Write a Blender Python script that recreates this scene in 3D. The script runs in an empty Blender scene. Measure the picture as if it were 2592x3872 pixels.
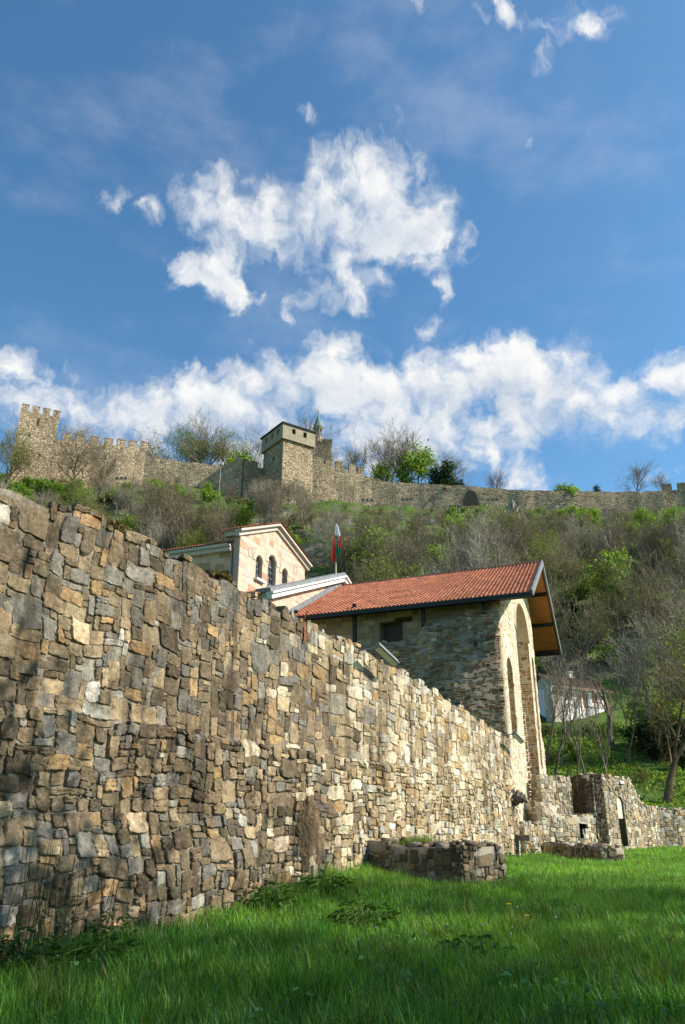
import bpy, math, random
import numpy as np
from mathutils import Vector, Matrix, noise as mnoise
from mathutils.geometry import tessellate_polygon

random.seed(11)
RNG = np.random.default_rng(11)
SC = bpy.context.scene
COL = SC.collection
R = math.radians


# ---------------------------------------------------------------- helpers
def tag(o, label=None, cat=None, group=None, kind=None):
    if label: o['label'] = label
    if cat: o['category'] = cat
    if group: o['group'] = group
    if kind: o['kind'] = kind
    return o


def empty(name, loc=(0, 0, 0), rz=0.0):
    o = bpy.data.objects.new(name, None)
    o.empty_display_size = 0.2
    o.location = loc
    o.rotation_euler = (0, 0, rz)
    COL.objects.link(o)
    return o


def copy_tree(o, parent=None):
    c = o.copy()
    COL.objects.link(c)
    if parent is not None:
        c.parent = parent
    for ch in list(o.children):
        copy_tree(ch, c)
    return c


class MB:
    """collects vertices and faces; build() links them as one mesh object"""
    def __init__(s):
        s.v = []; s.q = []; s.t = []; s.qm = []; s.tm = []; s.c = []; s.n = 0; s.qs = {}; s.ts = {}

    def add(s, v, q=None, t=None, m=0, col=(.5, .5, .5)):
        v = np.asarray(v, dtype=np.float64).reshape(-1, 3)
        c = np.asarray(col, dtype=np.float64)
        if c.ndim == 1:
            c = np.tile(c, (len(v), 1))
        if q is not None and len(q):
            q = np.asarray(q, dtype=np.int64).reshape(-1, 4)
            s.q.append(q + s.n); s.qm.append(np.full(len(q), m))
        if t is not None and len(t):
            t = np.asarray(t, dtype=np.int64).reshape(-1, 3)
            s.t.append(t + s.n); s.tm.append(np.full(len(t), m))
        s.v.append(v); s.c.append(c); s.n += len(v)
        return s

    def box(s, c, size, ax=None, m=0, col=(.5, .5, .5)):
        hx, hy, hz = [k / 2 for k in size]
        P = np.array([[x, y, z] for x in (-hx, hx) for y in (-hy, hy) for z in (-hz, hz)])
        if ax is not None:
            P = P @ np.array(ax, dtype=float)      # rows of ax = local axes
        P = P + np.array(c, dtype=float)
        s.add(P, q=[(0, 1, 3, 2), (4, 6, 7, 5), (0, 4, 5, 1), (2, 3, 7, 6), (0, 2, 6, 4), (1, 5, 7, 3)], m=m, col=col)
        return s

    def prism(s, outer, holes, depth, fr, m=0, col=(.5, .5, .5), back=True):
        """polygon (a,b) with holes pushed from depth 0 to -depth; fr maps (a,b,d) -> xyz"""
        loops = [list(outer)] + [list(h) for h in holes]
        flat = [p for l in loops for p in l]
        tris = tessellate_polygon([[Vector((p[0], p[1], 0)) for p in l] for l in loops])
        n = len(flat)
        v = [fr(p[0], p[1], 0.0) for p in flat] + [fr(p[0], p[1], -depth) for p in flat]
        t = []
        for a, b, c in tris:
            t.append((a, b, c))
            if back: t.append((a + n, c + n, b + n))
        q = []
        k = 0
        for l in loops:
            for i in range(len(l)):
                a = k + i; b = k + (i + 1) % len(l)
                q.append((a, a + n, b + n, b))
            k += len(l)
        s.add(v, q=q, t=t, m=m, col=col)
        return s

    def tube(s, pts, rad, sides=6, m=0, col=(.5, .5, .5), cap=False):
        pts = [Vector(p) for p in pts]
        n = len(pts)
        vs = []
        up = Vector((0.13, 0.21, 0.97)).normalized()
        for i in range(n):
            d = (pts[min(i + 1, n - 1)] - pts[max(i - 1, 0)])
            d = d.normalized() if d.length > 1e-9 else Vector((0, 0, 1))
            a = d.cross(up)
            if a.length < 0.05: a = d.cross(Vector((1, 0, 0)))
            a.normalize(); b = d.cross(a)
            for k in range(sides):
                t = 2 * math.pi * k / sides
                vs.append(pts[i] + (a * math.cos(t) + b * math.sin(t)) * rad[i])
        q = []
        for i in range(n - 1):
            for k in range(sides):
                k2 = (k + 1) % sides
                q.append((i * sides + k, i * sides + k2, (i + 1) * sides + k2, (i + 1) * sides + k))
        t = []
        if cap:
            for base in (0, (n - 1) * sides):
                for k in range(1, sides - 1):
                    t.append((base, base + k, base + k + 1))
        s.add([tuple(p) for p in vs], q=q, t=t, m=m, col=col)
        return s

    def build(s, name, mats, parent=None, smooth=False, fix=True):
        V = np.concatenate(s.v); C = np.concatenate(s.c)
        Q = np.concatenate(s.q) if s.q else np.zeros((0, 4), np.int64)
        T = np.concatenate(s.t) if s.t else np.zeros((0, 3), np.int64)
        me = bpy.data.meshes.new(name)
        me.vertices.add(len(V)); me.vertices.foreach_set('co', V.ravel().astype(np.float32))
        nl = len(Q) * 4 + len(T) * 3
        me.loops.add(nl)
        me.loops.foreach_set('vertex_index', np.concatenate([Q.ravel(), T.ravel()]).astype(np.int32))
        me.polygons.add(len(Q) + len(T))
        st = np.concatenate([np.arange(len(Q)) * 4, len(Q) * 4 + np.arange(len(T)) * 3])
        me.polygons.foreach_set('loop_start', st.astype(np.int32))
        mi = np.concatenate(s.qm + s.tm) if (s.qm or s.tm) else np.zeros(0)
        me.polygons.foreach_set('material_index', mi.astype(np.int32))
        sm = [np.full(len(a), bool(smooth)) if i not in s.qs else s.qs[i] for i, a in enumerate(s.q)] + [np.full(len(a), bool(smooth)) if i not in s.ts else s.ts[i] for i, a in enumerate(s.t)]
        me.polygons.foreach_set('use_smooth', np.concatenate(sm))
        me.update(calc_edges=True)
        at = me.attributes.new('Col', 'FLOAT_COLOR', 'POINT')
        at.data.foreach_set('color', np.concatenate([C, np.ones((len(C), 1))], 1).ravel().astype(np.float32))
        for m in (mats if isinstance(mats, (list, tuple)) else [mats]):
            me.materials.append(m)
        me.validate()
        o = bpy.data.objects.new(name, me)
        COL.objects.link(o)
        if parent is not None: o.parent = parent
        return o


# ---------------------------------------------------------------- materials
class NT:
    def __init__(s, tree):
        s.t = tree; s.n = tree.nodes; s.l = tree.links

    def new(s, typ, ins=None, **kw):
        n = s.n.new(typ)
        for k, v in kw.items(): setattr(n, k, v)
        if ins:
            for k, v in ins.items():
                if hasattr(v, 'is_linked') or isinstance(v, bpy.types.NodeSocket): s.l.new(v, n.inputs[k])
                else: n.inputs[k].default_value = v
        return n

    def math(s, op, a, b=0.0, c=None, clamp=False):
        ins = {0: a, 1: b}
        if c is not None: ins[2] = c
        n = s.new('ShaderNodeMath', ins, operation=op); n.use_clamp = clamp
        return n.outputs[0]

    def vmath(s, op, a, b=(0, 0, 0)):
        n = s.new('ShaderNodeVectorMath', {0: a, 1: b}, operation=op)
        return n.outputs['Value'] if op in ('LENGTH', 'DOT_PRODUCT') else n.outputs[0]

    def rng(s, x, a, b, c=0.0, d=1.0, smooth=False):
        n = s.new('ShaderNodeMapRange', {0: x, 1: a, 2: b, 3: c, 4: d})
        n.interpolation_type = 'SMOOTHSTEP' if smooth else 'LINEAR'
        return n.outputs[0]

    def noise(s, vec, scale, detail=4, rough=.55, dist=0.0, dim='3D'):
        n = s.new('ShaderNodeTexNoise', {'Vector': vec, 'Scale': scale, 'Detail': detail, 'Roughness': rough, 'Distortion': dist}, noise_dimensions=dim)
        return n

    def mix(s, f, a, b, typ='MIX'):
        n = s.new('ShaderNodeMix', None, data_type='RGBA', blend_type=typ)
        for sock, v in ((n.inputs[0], f), (n.inputs[6], a), (n.inputs[7], b)):
            if isinstance(v, bpy.types.NodeSocket): s.l.new(v, sock)
            else: sock.default_value = v if not isinstance(v, tuple) or len(v) == 4 else (*v, 1)
        return n.outputs[2]

    def ramp(s, x, stops):
        n = s.new('ShaderNodeValToRGB', {0: x})
        r = n.color_ramp
        while len(r.elements) < len(stops): r.elements.new(.5)
        for e, (p, c) in zip(r.elements, stops):
            e.position = p; e.color = (*c, 1)
        return n.outputs[0]


def material(name):
    m = bpy.data.materials.new(name); m.use_nodes = True
    t = NT(m.node_tree)
    return m, t, t.n['Principled BSDF']


def mat_masonry(name, streak=0.35, mottle=.5, bump=.5, bscale=14.0, dirt=(.05, .045, .035), moss=.25, soot=0.0):
    """uses the per-stone colour and adds mottling, rain streaks and pitted relief"""
    m, t, b = material(name)
    tc = t.new('ShaderNodeTexCoord').outputs['Object']
    col = t.new('ShaderNodeAttribute', attribute_name='Col').outputs['Color']
    n1 = t.noise(tc, 5.0, 6, .62).outputs[0]
    n2 = t.noise(tc, 23.0, 4, .6).outputs[0]
    f = t.math('ADD', t.math('MULTIPLY', t.rng(t.math('ADD', t.math('MULTIPLY', n1, .55), t.math('MULTIPLY', t.noise(tc, 15.0, 5, .65).outputs[0], .45)), .34, .66), mottle), 1 - mottle * .55)
    c = t.mix(1.0, col, t.new('ShaderNodeCombineColor', {0: f, 1: f, 2: f}).outputs[0], 'MULTIPLY')
    c = t.mix(t.rng(n2, .52, .75, 0, .5), c, t.mix(.5, c, (.62, .56, .44)))
    st = t.noise(t.vmath('MULTIPLY', tc, (1.5, 1.5, .2)), 1.0, 7, .68).outputs[0]
    c = t.mix(t.rng(st, .5, .66, 0, streak, True), c, t.mix(.55, t.mix(1.0, c, (.42, .38, .33), 'MULTIPLY'), dirt))
    if soot:
        s1 = t.noise(tc, .55, 7, .68, .4).outputs[0]; s2 = t.noise(tc, 9.0, 6, .7).outputs[0]
        f2 = t.rng(t.math('ADD', t.math('MULTIPLY', s1, .65), t.math('MULTIPLY', s2, .35)), .44, .60, 0, soot, True)
        c = t.mix(f2, c, t.mix(1.0, c, (.34, .32, .29), 'MULTIPLY'))
        c = t.mix(t.rng(t.noise(tc, 31., 3, .7).outputs[0], .58, .72, 0, .55, True), c, t.mix(1.0, c, (.45, .43, .4), 'MULTIPLY'))
        c = t.mix(t.rng(t.noise(tc, 3.4, 5, .65, .5).outputs[0], .6, .74, 0, .6, True), c, t.mix(1.0, c, (1.45, .95, .5), 'MULTIPLY'))
        c = t.mix(t.rng(t.noise(t.vmath('ADD', tc, (7, 3, 1)), 4.1, 6, .7).outputs[0], .6, .76, 0, .55, True), c, (.42, .40, .34))
    och = t.noise(tc, 1.7, 5, .65).outputs[0]
    c = t.mix(t.rng(och, .6, .75, 0, moss, True), c, (.30, .21, .075))
    t.l.new(c, b.inputs['Base Color'])
    b.inputs['Roughness'].default_value = .92
    b.inputs['Specular IOR Level'].default_value = .2
    h = t.math('ADD', t.noise(tc, bscale, 8, .68).outputs[0], t.math('MULTIPLY', n1, .8))
    bp = t.new('ShaderNodeBump', {'Strength': bump, 'Distance': .05, 'Height': h})
    t.l.new(bp.outputs[0], b.inputs['Normal'])
    return m


def mat_far_stone(name, scale, c1, c2, c3, mortar, zs=1.7):
    """rubble read at a distance: irregular cells with joints, in object space"""
    m, t, b = material(name)
    tc = t.new('ShaderNodeTexCoord').outputs['Object']
    w = t.vmath('ADD', tc, t.vmath('MULTIPLY', t.noise(tc, .8, 3).outputs[1], (.5, .5, .3)))
    v = t.vmath('MULTIPLY', w, (scale, scale, scale * zs))
    vo = t.new('ShaderNodeTexVoronoi', {'Vector': v, 'Scale': 1.0, 'Randomness': .9})
    ed = t.new('ShaderNodeTexVoronoi', {'Vector': v, 'Scale': 1.0, 'Randomness': .9}, feature='DISTANCE_TO_EDGE').outputs['Distance']
    rv = t.new('ShaderNodeSeparateColor', {0: vo.outputs['Color']})
    c = t.ramp(rv.outputs[0], [(0, c1), (.45, c2), (.8, c3), (1, tuple(k * .45 for k in c1))])
    n1 = t.noise(tc, .25, 6, .6).outputs[0]
    n2 = t.noise(tc, 6, 5, .6).outputs[0]
    f = t.math('ADD', t.rng(n1, .3, .7, .65, 1.15), t.rng(n2, .3, .7, -.2, .2))
    c = t.mix(1.0, c, t.new('ShaderNodeCombineColor', {0: f, 1: f, 2: f}).outputs[0], 'MULTIPLY')
    c = t.mix(t.rng(ed, .02, .10, 1, 0), c, mortar)
    st = t.noise(t.vmath('MULTIPLY', tc, (.5, .5, .07)), 1.0, 5, .6).outputs[0]
    c = t.mix(t.rng(st, .5, .75, 0, .5, True), c, (.07, .06, .045))
    t.l.new(c, b.inputs['Base Color'])
    b.inputs['Roughness'].default_value = .95
    b.inputs['Specular IOR Level'].default_value = .15
    hh = t.math('ADD', t.rng(ed, 0, .16), t.math('MULTIPLY', t.math('ADD', n2, rv.outputs[1]), .5))
    bp = t.new('ShaderNodeBump', {'Strength': .9, 'Distance': .14, 'Height': hh})
    t.l.new(bp.outputs[0], b.inputs['Normal'])
    return m


def mat_attr(name, rough=.8, spec=.3, trans=0.0, nscale=3.0, namp=.35, bump=0.0, bscale=20.):
    """colour from the mesh attribute with a little noise; optional light through thin leaves"""
    m, t, b = material(name)
    tc = t.new('ShaderNodeTexCoord').outputs['Object']
    col = t.new('ShaderNodeAttribute', attribute_name='Col').outputs['Color']
    n1 = t.noise(tc, nscale, 4, .6).outputs[0]
    f = t.rng(n1, .3, .7, 1 - namp, 1 + namp)
    c = t.mix(1.0, col, t.new('ShaderNodeCombineColor', {0: f, 1: f, 2: f}).outputs[0], 'MULTIPLY')
    t.l.new(c, b.inputs['Base Color'])
    b.inputs['Roughness'].default_value = rough
    b.inputs['Specular IOR Level'].default_value = spec
    if bump:
        bp = t.new('ShaderNodeBump', {'Strength': bump, 'Distance': .02, 'Height': t.noise(tc, bscale, 6, .65).outputs[0]})
        t.l.new(bp.outputs[0], b.inputs['Normal'])
    if trans:
        tr = t.new('ShaderNodeBsdfTranslucent', {'Color': t.mix(1.0, c, (1.25, 1.15, .6), 'MULTIPLY')})
        ms = t.new('ShaderNodeMixShader', {0: trans, 1: b.outputs[0], 2: tr.outputs[0]})
        t.l.new(ms.outputs[0], t.n['Material Output'].inputs[0])
    return m


def mat_plain(name, c, rough=.6, metal=0.0, spec=.4, namp=.12, nscale=4.0, bump=0.0):
    m, t, b = material(name)
    tc = t.new('ShaderNodeTexCoord').outputs['Object']
    n1 = t.noise(tc, nscale, 5, .6).outputs[0]
    f = t.rng(n1, .3, .7, 1 - namp, 1 + namp)
    cc = t.mix(1.0, c, t.new('ShaderNodeCombineColor', {0: f, 1: f, 2: f}).outputs[0], 'MULTIPLY')
    t.l.new(cc, b.inputs['Base Color'])
    b.inputs['Roughness'].default_value = rough
    b.inputs['Metallic'].default_value = metal
    b.inputs['Specular IOR Level'].default_value = spec
    if bump:
        bp = t.new('ShaderNodeBump', {'Strength': bump, 'Distance': .02, 'Height': t.noise(tc, 30., 5).outputs[0]})
        t.l.new(bp.outputs[0], b.inputs['Normal'])
    return m


def mat_wood(name):
    m, t, b = material(name)
    tc = t.new('ShaderNodeTexCoord').outputs['Object']
    g = t.noise(t.vmath('MULTIPLY', tc, (1.0, 7.0, 7.0)), 1.5, 6, .6).outputs[0]
    c = t.ramp(g, [(.3, (.27, .09, .025)), (.55, (.45, .17, .05)), (.75, (.55, .24, .08))])
    sx = t.new('ShaderNodeSeparateXYZ', {0: tc}).outputs[1]
    pl = t.math('FRACT', t.math('MULTIPLY', sx, 1 / .14))
    c = t.mix(t.rng(pl, .02, .08, .8, 0), c, (.05, .02, .01))
    t.l.new(c, b.inputs['Base Color']); b.inputs['Roughness'].default_value = .55
    return m


def mat_ground(name, lawn):
    m, t, b = material(name)
    tc = t.new('ShaderNodeTexCoord').outputs['Object']
    n1 = t.noise(tc, .09 if not lawn else .35, 6, .62).outputs[0]
    n2 = t.noise(tc, 1.1, 6, .65).outputs[0]
    n3 = t.noise(tc, .35, 5, .6, .6).outputs[0]
    if lawn:
        c = t.ramp(n2, [(.3, (.035, .075, .014)), (.55, (.07, .13, .024)), (.75, (.10, .17, .032))])
        c = t.mix(t.rng(n1, .55, .75, 0, .4), c, (.06, .06, .025))
    else:
        c = t.ramp(n2, [(.3, (.045, .085, .015)), (.55, (.085, .15, .028)), (.75, (.12, .20, .04))])
        yy = t.rng(t.new('ShaderNodeSeparateXYZ', {0: tc}).outputs[1], 84, 98)
        c = t.mix(t.math('MULTIPLY', t.rng(n3, .45, .65, 0, .8, True), yy), c, t.ramp(n2, [(.3, (.055, .042, .03)), (.7, (.14, .11, .075))]))
        nz = t.new('ShaderNodeSeparateXYZ', {0: t.new('ShaderNodeNewGeometry').outputs['Normal']}).outputs[2]
        c = t.mix(t.rng(nz, .62, .78, .9, 0, True), c, t.ramp(n2, [(.3, (.12, .10, .08)), (.7, (.32, .27, .20))]))
    t.l.new(c, b.inputs['Base Color'])
    b.inputs['Roughness'].default_value = .95; b.inputs['Specular IOR Level'].default_value = .1
    bp = t.new('ShaderNodeBump', {'Strength': .8, 'Distance': .3 if not lawn else .08, 'Height': t.noise(tc, 2.5 if not lawn else 9., 7, .7).outputs[0]})
    t.l.new(bp.outputs[0], b.inputs['Normal'])
    return m


M = {}
M['wall'] = mat_masonry('old_wall_stone', .8, .85, .8, 11., moss=.35, soot=.6)
M['ruin'] = mat_masonry('ruin_stone', .45, .5, .5, 12., soot=.4)
M['facade'] = mat_masonry('facade_stone', .12, .35, .45, 12., dirt=(.12, .09, .06), moss=.1)
M['ashlar'] = mat_masonry('church_ashlar', .12, .35, .3, 10., dirt=(.16, .12, .09), moss=.05)
M['castle'] = mat_far_stone('fortress_stone', 1.7, (.35, .255, .155), (.50, .375, .235), (.60, .475, .32), (.34, .27, .185))
M['gallery'] = mat_plain('gallery_plaster', (.33, .275, .195), .9, namp=.25, nscale=1.5, spec=.1, bump=.4)
M['tile'] = mat_attr('roof_tile', .8, .2, 0, 1.2, .28, .3, 30.)
M['bark'] = mat_attr('bark', .95, .1, 0, 6., .3, .4, 18.)
M['leaf'] = mat_attr('leaf', .7, .2, .35, 1.5, .25)
M['grass'] = mat_attr('grass_blade', .5, .3, .4, .5, .35)
M['rock'] = mat_masonry('cliff_rock', .5, .7, .9, 3., moss=.3)
M['metal'] = mat_plain('grey_sheet_metal', (.22, .23, .235), .55, .4, .4, .2, 2.)
M['dark'] = mat_plain('dark_steel', (.018, .019, .021), .5, .3)
M['white'] = mat_plain('white_plaster', (.66, .63, .58), .8, namp=.08)
M['limewash'] = mat_plain('limewash', (.82, .81, .79), .85, namp=.06)
M['cornice'] = mat_plain('cornice_plaster', (.50, .43, .36), .8, namp=.1)
M['glass'] = mat_plain('leaded_glass', (.02, .025, .03), .12, 0, .6)
M['amber'] = mat_plain('amber_glass', (.30, .20, .06), .25, 0, .5)
M['wood'] = mat_wood('soffit_wood')
M['cloth_white'] = mat_plain('flag_white', (.85, .85, .85), .9, namp=.05)
M['cloth_green'] = mat_plain('flag_green', (.01, .22, .10), .9, namp=.08)
M['cloth_red'] = mat_plain('flag_red', (.62, .03, .025), .9, namp=.08)
M['copper'] = mat_plain('green_copper', (.10, .17, .15), .7, .1, .3, .2)
M['oldtile'] = mat_attr('old_house_tile', .9, .1, 0, 2., .35, .4, 25.)
M['timber'] = mat_plain('house_timber', (.20, .10, .045), .7)
M['rust'] = mat_plain('rust_stain', (.28, .09, .025), .9, namp=.4, nscale=12.)
M['ground'] = mat_ground('hill_ground', False)
M['lawn'] = mat_ground('lawn_ground', True)
M['puff'] = mat_plain('seed_head', (.6, .6, .56), .9)
M['yellow'] = mat_plain('yellow_petals', (.75, .5, .02), .8)
M['void'] = mat_plain('dark_recess_stone', (.06, .05, .04), .95, namp=.4, bump=.6)


# ---------------------------------------------------------------- terrain
def sst(a, b, x):
    t = np.clip((np.asarray(x, float) - a) / (b - a), 0, 1)
    return t * t * (3 - 2 * t)


PR_R = ([-900, 44, 46, 56, 64, 75, 87, 95, 110, 125, 140, 147, 150.6, 152, 160, 200, 300, 2000], [0, 0, 1.6, 2.6, 5.2, 8.3, 12.1, 17.5, 30.5, 44, 56, 60.2, 61, 64.6, 66.0, 74, 80, 60])
PR_L = ([-900, 58, 64, 75, 87, 95, 110, 125, 140, 147, 150.6, 152, 160, 200, 300, 2000], [0, 0, 1.0, 5.0, 11, 17.5, 30.5, 44, 56, 60.2, 61, 64.6, 66.0, 74, 80, 60])
W0 = np.array([-4.4, 11.3]); WD = np.array([.4299, .9028]); WN = np.array([.9028, -.4299])


def hgt(x, y):
    x = np.asarray(x, float); y = np.asarray(y, float)
    ye = y + np.where(y > 60, 9 * sst(20, 55, -x) * sst(60, 125, y), 0)
    r = np.interp(ye, *PR_R); l = np.interp(ye, *PR_L)
    k = sst(9, 15, x)
    s1 = -(x - 13.9) * .7220 + (y - 46.0) * .6919; s2 = -(x - 19.6) * .3610 + (y - 51.9) * .9326
    r = r * np.where(y < 62, sst(-.1, 1.2, np.maximum(s1, s2)), 1)
    z = l * (1 - k) + r * k
    hill = sst(60, 90, y) * (1 - np.exp(-(((x - 25) / 9) ** 2 + ((y - 86) / 8) ** 2)))
    z = z + hill * (1.3 * np.sin(x * .13 + y * .07) * np.sin(y * .11 - x * .05 + 1) + .7 * np.sin(x * .31 + 2) * np.sin(y * .27 + x * .1)
                    + .35 * np.sin(x * .8 + y * .3) * np.sin(y * .71 - x * .4))
    z = z + np.interp(x, [-200, -60, -45, -27, -12, -3, 4], [3.2, 3.2, 1.2, 4.6, 3.4, .6, 0]) * sst(118, 139, ye) * (1 - sst(150, 153, ye))
    # cliff bands low on the slope
    z = z + hill * 2.2 * sst(.2, .9, np.sin(x * .09 + 1.3)) * (sst(118, 121, y + 3 * np.sin(x * .2)) - sst(112, 132, y))
    # lawn: gentle swell against the old wall and small bumps
    tn = (x - W0[0]) * WN[0] + (y - W0[1]) * WN[1]
    ll = (x - W0[0]) * WD[0] + (y - W0[1]) * WD[1]
    z = z + (1 - hill) * (.34 * np.exp(-(np.clip(tn, 0, 99) / 4.0) ** 2) * sst(3, 9, ll) * (1 - sst(18, 28, ll)) + .035 * np.sin(x * 1.1 + y * .6) * np.sin(y * .9 - x * .3)
                          + .02 * np.sin(x * 2.3 - y * 1.7))
    return z


def build_ground():
    xs = np.unique(np.concatenate([np.linspace(-1500, -120, 12), np.linspace(-120, -24, 49), np.linspace(-24, 30, 109), np.linspace(30, 120, 46), np.linspace(120, 1500, 12)]))
    ys = np.unique(np.concatenate([np.linspace(-900, -10, 10), np.linspace(-10, 60, 141), np.linspace(60, 170, 111), np.linspace(170, 400, 24), np.linspace(400, 2000, 9)]))
    X, Y = np.meshgrid(xs, ys, indexing='ij')
    Z = hgt(X, Y)
    nx, ny = X.shape
    i, j = np.meshgrid(np.arange(nx - 1), np.arange(ny - 1), indexing='ij')
    a = (i * ny + j).ravel()
    q = np.stack([a, a + ny, a + ny + 1, a + 1], 1)
    mb = MB().add(np.stack([X, Y, Z], -1).reshape(-1, 3), q=q)
    yc = (ys[:-1] + ys[1:]) / 2
    mb.qm = [np.where(np.tile(yc, nx - 1) < 50, 1, 0)]
    o = mb.build('ground', [M['ground'], M['lawn']], smooth=True)
    tag(o, 'grassy ground rising from the flat lawn to the fortress hill', 'ground', kind='structure')


build_ground()


# ---------------------------------------------------------------- masonry generator
def pack(nl, nz, sizes, rng):
    occ = [[False] * nz for _ in range(nl)]
    sz = [(w, h) for w, h, _ in sizes]
    pw = np.array([p for _, _, p in sizes], float); pw /= pw.sum()
    draws = rng.choice(len(sz), size=nl * nz * 3 + 10, p=pw)
    k = 0
    out = []
    for j in range(nz):
        for i in range(nl):
            if occ[i][j]: continue
            ok = (1, 1)
            for _ in range(3):
                w, h = sz[draws[k]]; k += 1
                if i + w > nl or j + h > nz: continue
                if any(occ[i + a][j] for a in range(w)): continue
                ok = (w, h); break
            w, h = ok
            for a in range(w):
                for b in range(h): occ[i + a][j + b] = True
            out.append((i, j, i + w, j + h))
    return np.array(out, float)


def inside(poly, x, y):
    r = np.zeros(len(x), bool)
    n = len(poly)
    for i in range(n):
        x0, y0 = poly[i]; x1, y1 = poly[(i + 1) % n]
        c = ((y0 > y) != (y1 > y))
        with np.errstate(divide='ignore', invalid='ignore'):
            c &= x < (x1 - x0) * (y - y0) / (y1 - y0 + 1e-12) + x0
        r ^= c
    return r


def rubble_face(mb, o, d, n, L, zb, zt, cell, sizes, pal, h=(.02, .05), gap=.018, K=12, p=5.0, jit=.14, warp=.05,
                out=None, holes=(), keep=None, seed=1, topj=.1, lo=0.0, tilt=.10, rough=.12, bed=.06, asp=1.0, drop=0.0):
    """a face of individual stones set in a wall: o + d*l + n*(out+depth)"""
    rng = np.random.default_rng(seed)
    ztop = max(float(zt(t)) for t in np.linspace(lo, lo + L, 60)) if callable(zt) else zt
    nl = max(1, int(round(L / (cell * asp)))); nz = max(1, int(round((ztop - zb) / cell)))
    r = pack(nl, nz, sizes, rng)
    cl = L / nl; cz = (ztop - zb) / nz
    l0 = lo + r[:, 0] * cl; l1 = lo + r[:, 2] * cl; z0 = zb + r[:, 1] * cz; z1 = zb + r[:, 3] * cz
    lc = (l0 + l1) / 2; zc = (z0 + z1) / 2; w = l1 - l0; hh = z1 - z0
    m = np.ones(len(r), bool)
    if callable(zt):
        tt = np.array([float(zt(t)) for t in lc])
        m &= z1 < tt + rng.uniform(-topj, topj * 1.3, len(r))
    for hp in holes:
        for fx, fy in ((0, 0), (-.4, -.4), (.4, -.4), (-.4, .4), (.4, .4)):
            m &= ~inside(hp, lc + fx * w, zc + fy * hh)
    if keep is not None: m &= keep(lc, zc)
    if drop: m &= rng.random(len(r)) > drop
    l0, l1, z0, z1, lc, zc, w, hh = [a[m] for a in (l0, l1, z0, z1, lc, zc, w, hh)]
    N = len(lc)
    if N == 0: return
    ang = 2 * np.pi * (np.arange(K) + (0.0 if K == 8 else .5)) / K
    cu, su = np.cos(ang), np.sin(ang)
    pp = rng.uniform(p * .6, p * 1.7, (N, 1))
    sup = (np.abs(cu) ** pp + np.abs(su) ** pp) ** (-1 / pp)
    U = cu * sup; Vv = su * sup
    rad = 1 + rng.normal(0, .045, (N, K))
    gp = gap * rng.uniform(.5, 1.6, (N, 1))
    su_ = 1 - gp / np.maximum(w[:, None], .05); sv_ = 1 - gp / np.maximum(hh[:, None], .05)
    mn = np.minimum(w, hh)[:, None, None]
    dc = rng.uniform(-jit, jit, (N, 4, 2)) * mn
    H = rng.uniform(h[0], h[1], N)
    tx = rng.normal(0, tilt, N); ty = rng.normal(0, tilt, N)
    rings = [(1.0, None), (1.0, .45), (.972, .9), (.88, 1.0), (.5, 1.0)]
    Ls = []; Zs = []; Ds = []
    for sc, dep in rings + [(0.0, 1.02)]:
        u = U * rad * sc * su_; v = Vv * rad * sc * sv_
        if sc == 0.0: u = u[:, :1]; v = v[:, :1]
        b = np.stack([(1 - u) * (1 - v), (1 + u) * (1 - v), (1 + u) * (1 + v), (1 - u) * (1 + v)], -1) / 4
        off = b @ dc
        lx = lc[:, None] + u * w[:, None] / 2 + off[..., 0]
        zx = zc[:, None] + v * hh[:, None] / 2 + off[..., 1]
        if dep is None: dd = np.full(lx.shape, -bed)
        else:
            dd = H[:, None] * dep + (rng.normal(0, rough, lx.shape) * np.minimum(H[:, None], .06)) * (dep > .5) + dep * (tx[:, None] * u * w[:, None] / 2 + ty[:, None] * v * hh[:, None] / 2)
            dd = np.maximum(dd, .004 * dep)
        Ls.append(lx); Zs.append(zx); Ds.append(dd)
    l = np.concatenate(Ls, 1); z = np.concatenate(Zs, 1); dd = np.concatenate(Ds, 1)
    s1, s2, s3 = seed * .7, seed * 1.3, seed * 2.1
    l = l + warp * (np.sin(z * 2.3 + s1) * np.sin(l * 1.1 + s2) + .6 * np.sin(z * 5.1 + l * 1.9 + s3))
    z = z + warp * (np.sin(l * 2.1 + s2) * np.sin(z * 1.3 + s1) + .6 * np.sin(l * 4.7 + z * 1.7 + s3))
    if out is not None: dd = dd + out(l, z)
    X = o[0] + d[0] * l + n[0] * dd; Y = o[1] + d[1] * l + n[1] * dd
    nv = l.shape[1]
    V = np.stack([X, Y, z], -1).reshape(-1, 3)
    base = (np.arange(N) * nv)[:, None]
    k = np.arange(K); k2 = (k + 1) % K
    Q = []
    flip = (d[0] * n[1] - d[1] * n[0]) > 0
    for rr in range(4):
        a, b2, c2, d2 = rr * K + k, rr * K + k2, (rr + 1) * K + k2, (rr + 1) * K + k
        f = np.stack([a, b2, c2, d2] if not flip else [a, d2, c2, b2], 1)
        Q.append((base[:, :, None] + f[None]).reshape(-1, 4))
    a, b2 = 4 * K + k, 4 * K + k2
    c2 = np.full(K, 5 * K)
    f = np.stack([a, b2, c2] if not flip else [a, c2, b2], 1)
    T = (base[:, :, None] + f[None]).reshape(-1, 3)
    C = np.repeat(pal(lc, zc, rng), nv, 0)
    mb.qs[len(mb.q)] = np.concatenate([np.full(len(a), i >= 3) for i, a in enumerate(Q)]); mb.ts[len(mb.t)] = np.full(len(T), True)
    mb.add(V, q=np.concatenate(Q), t=T, col=C)


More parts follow.
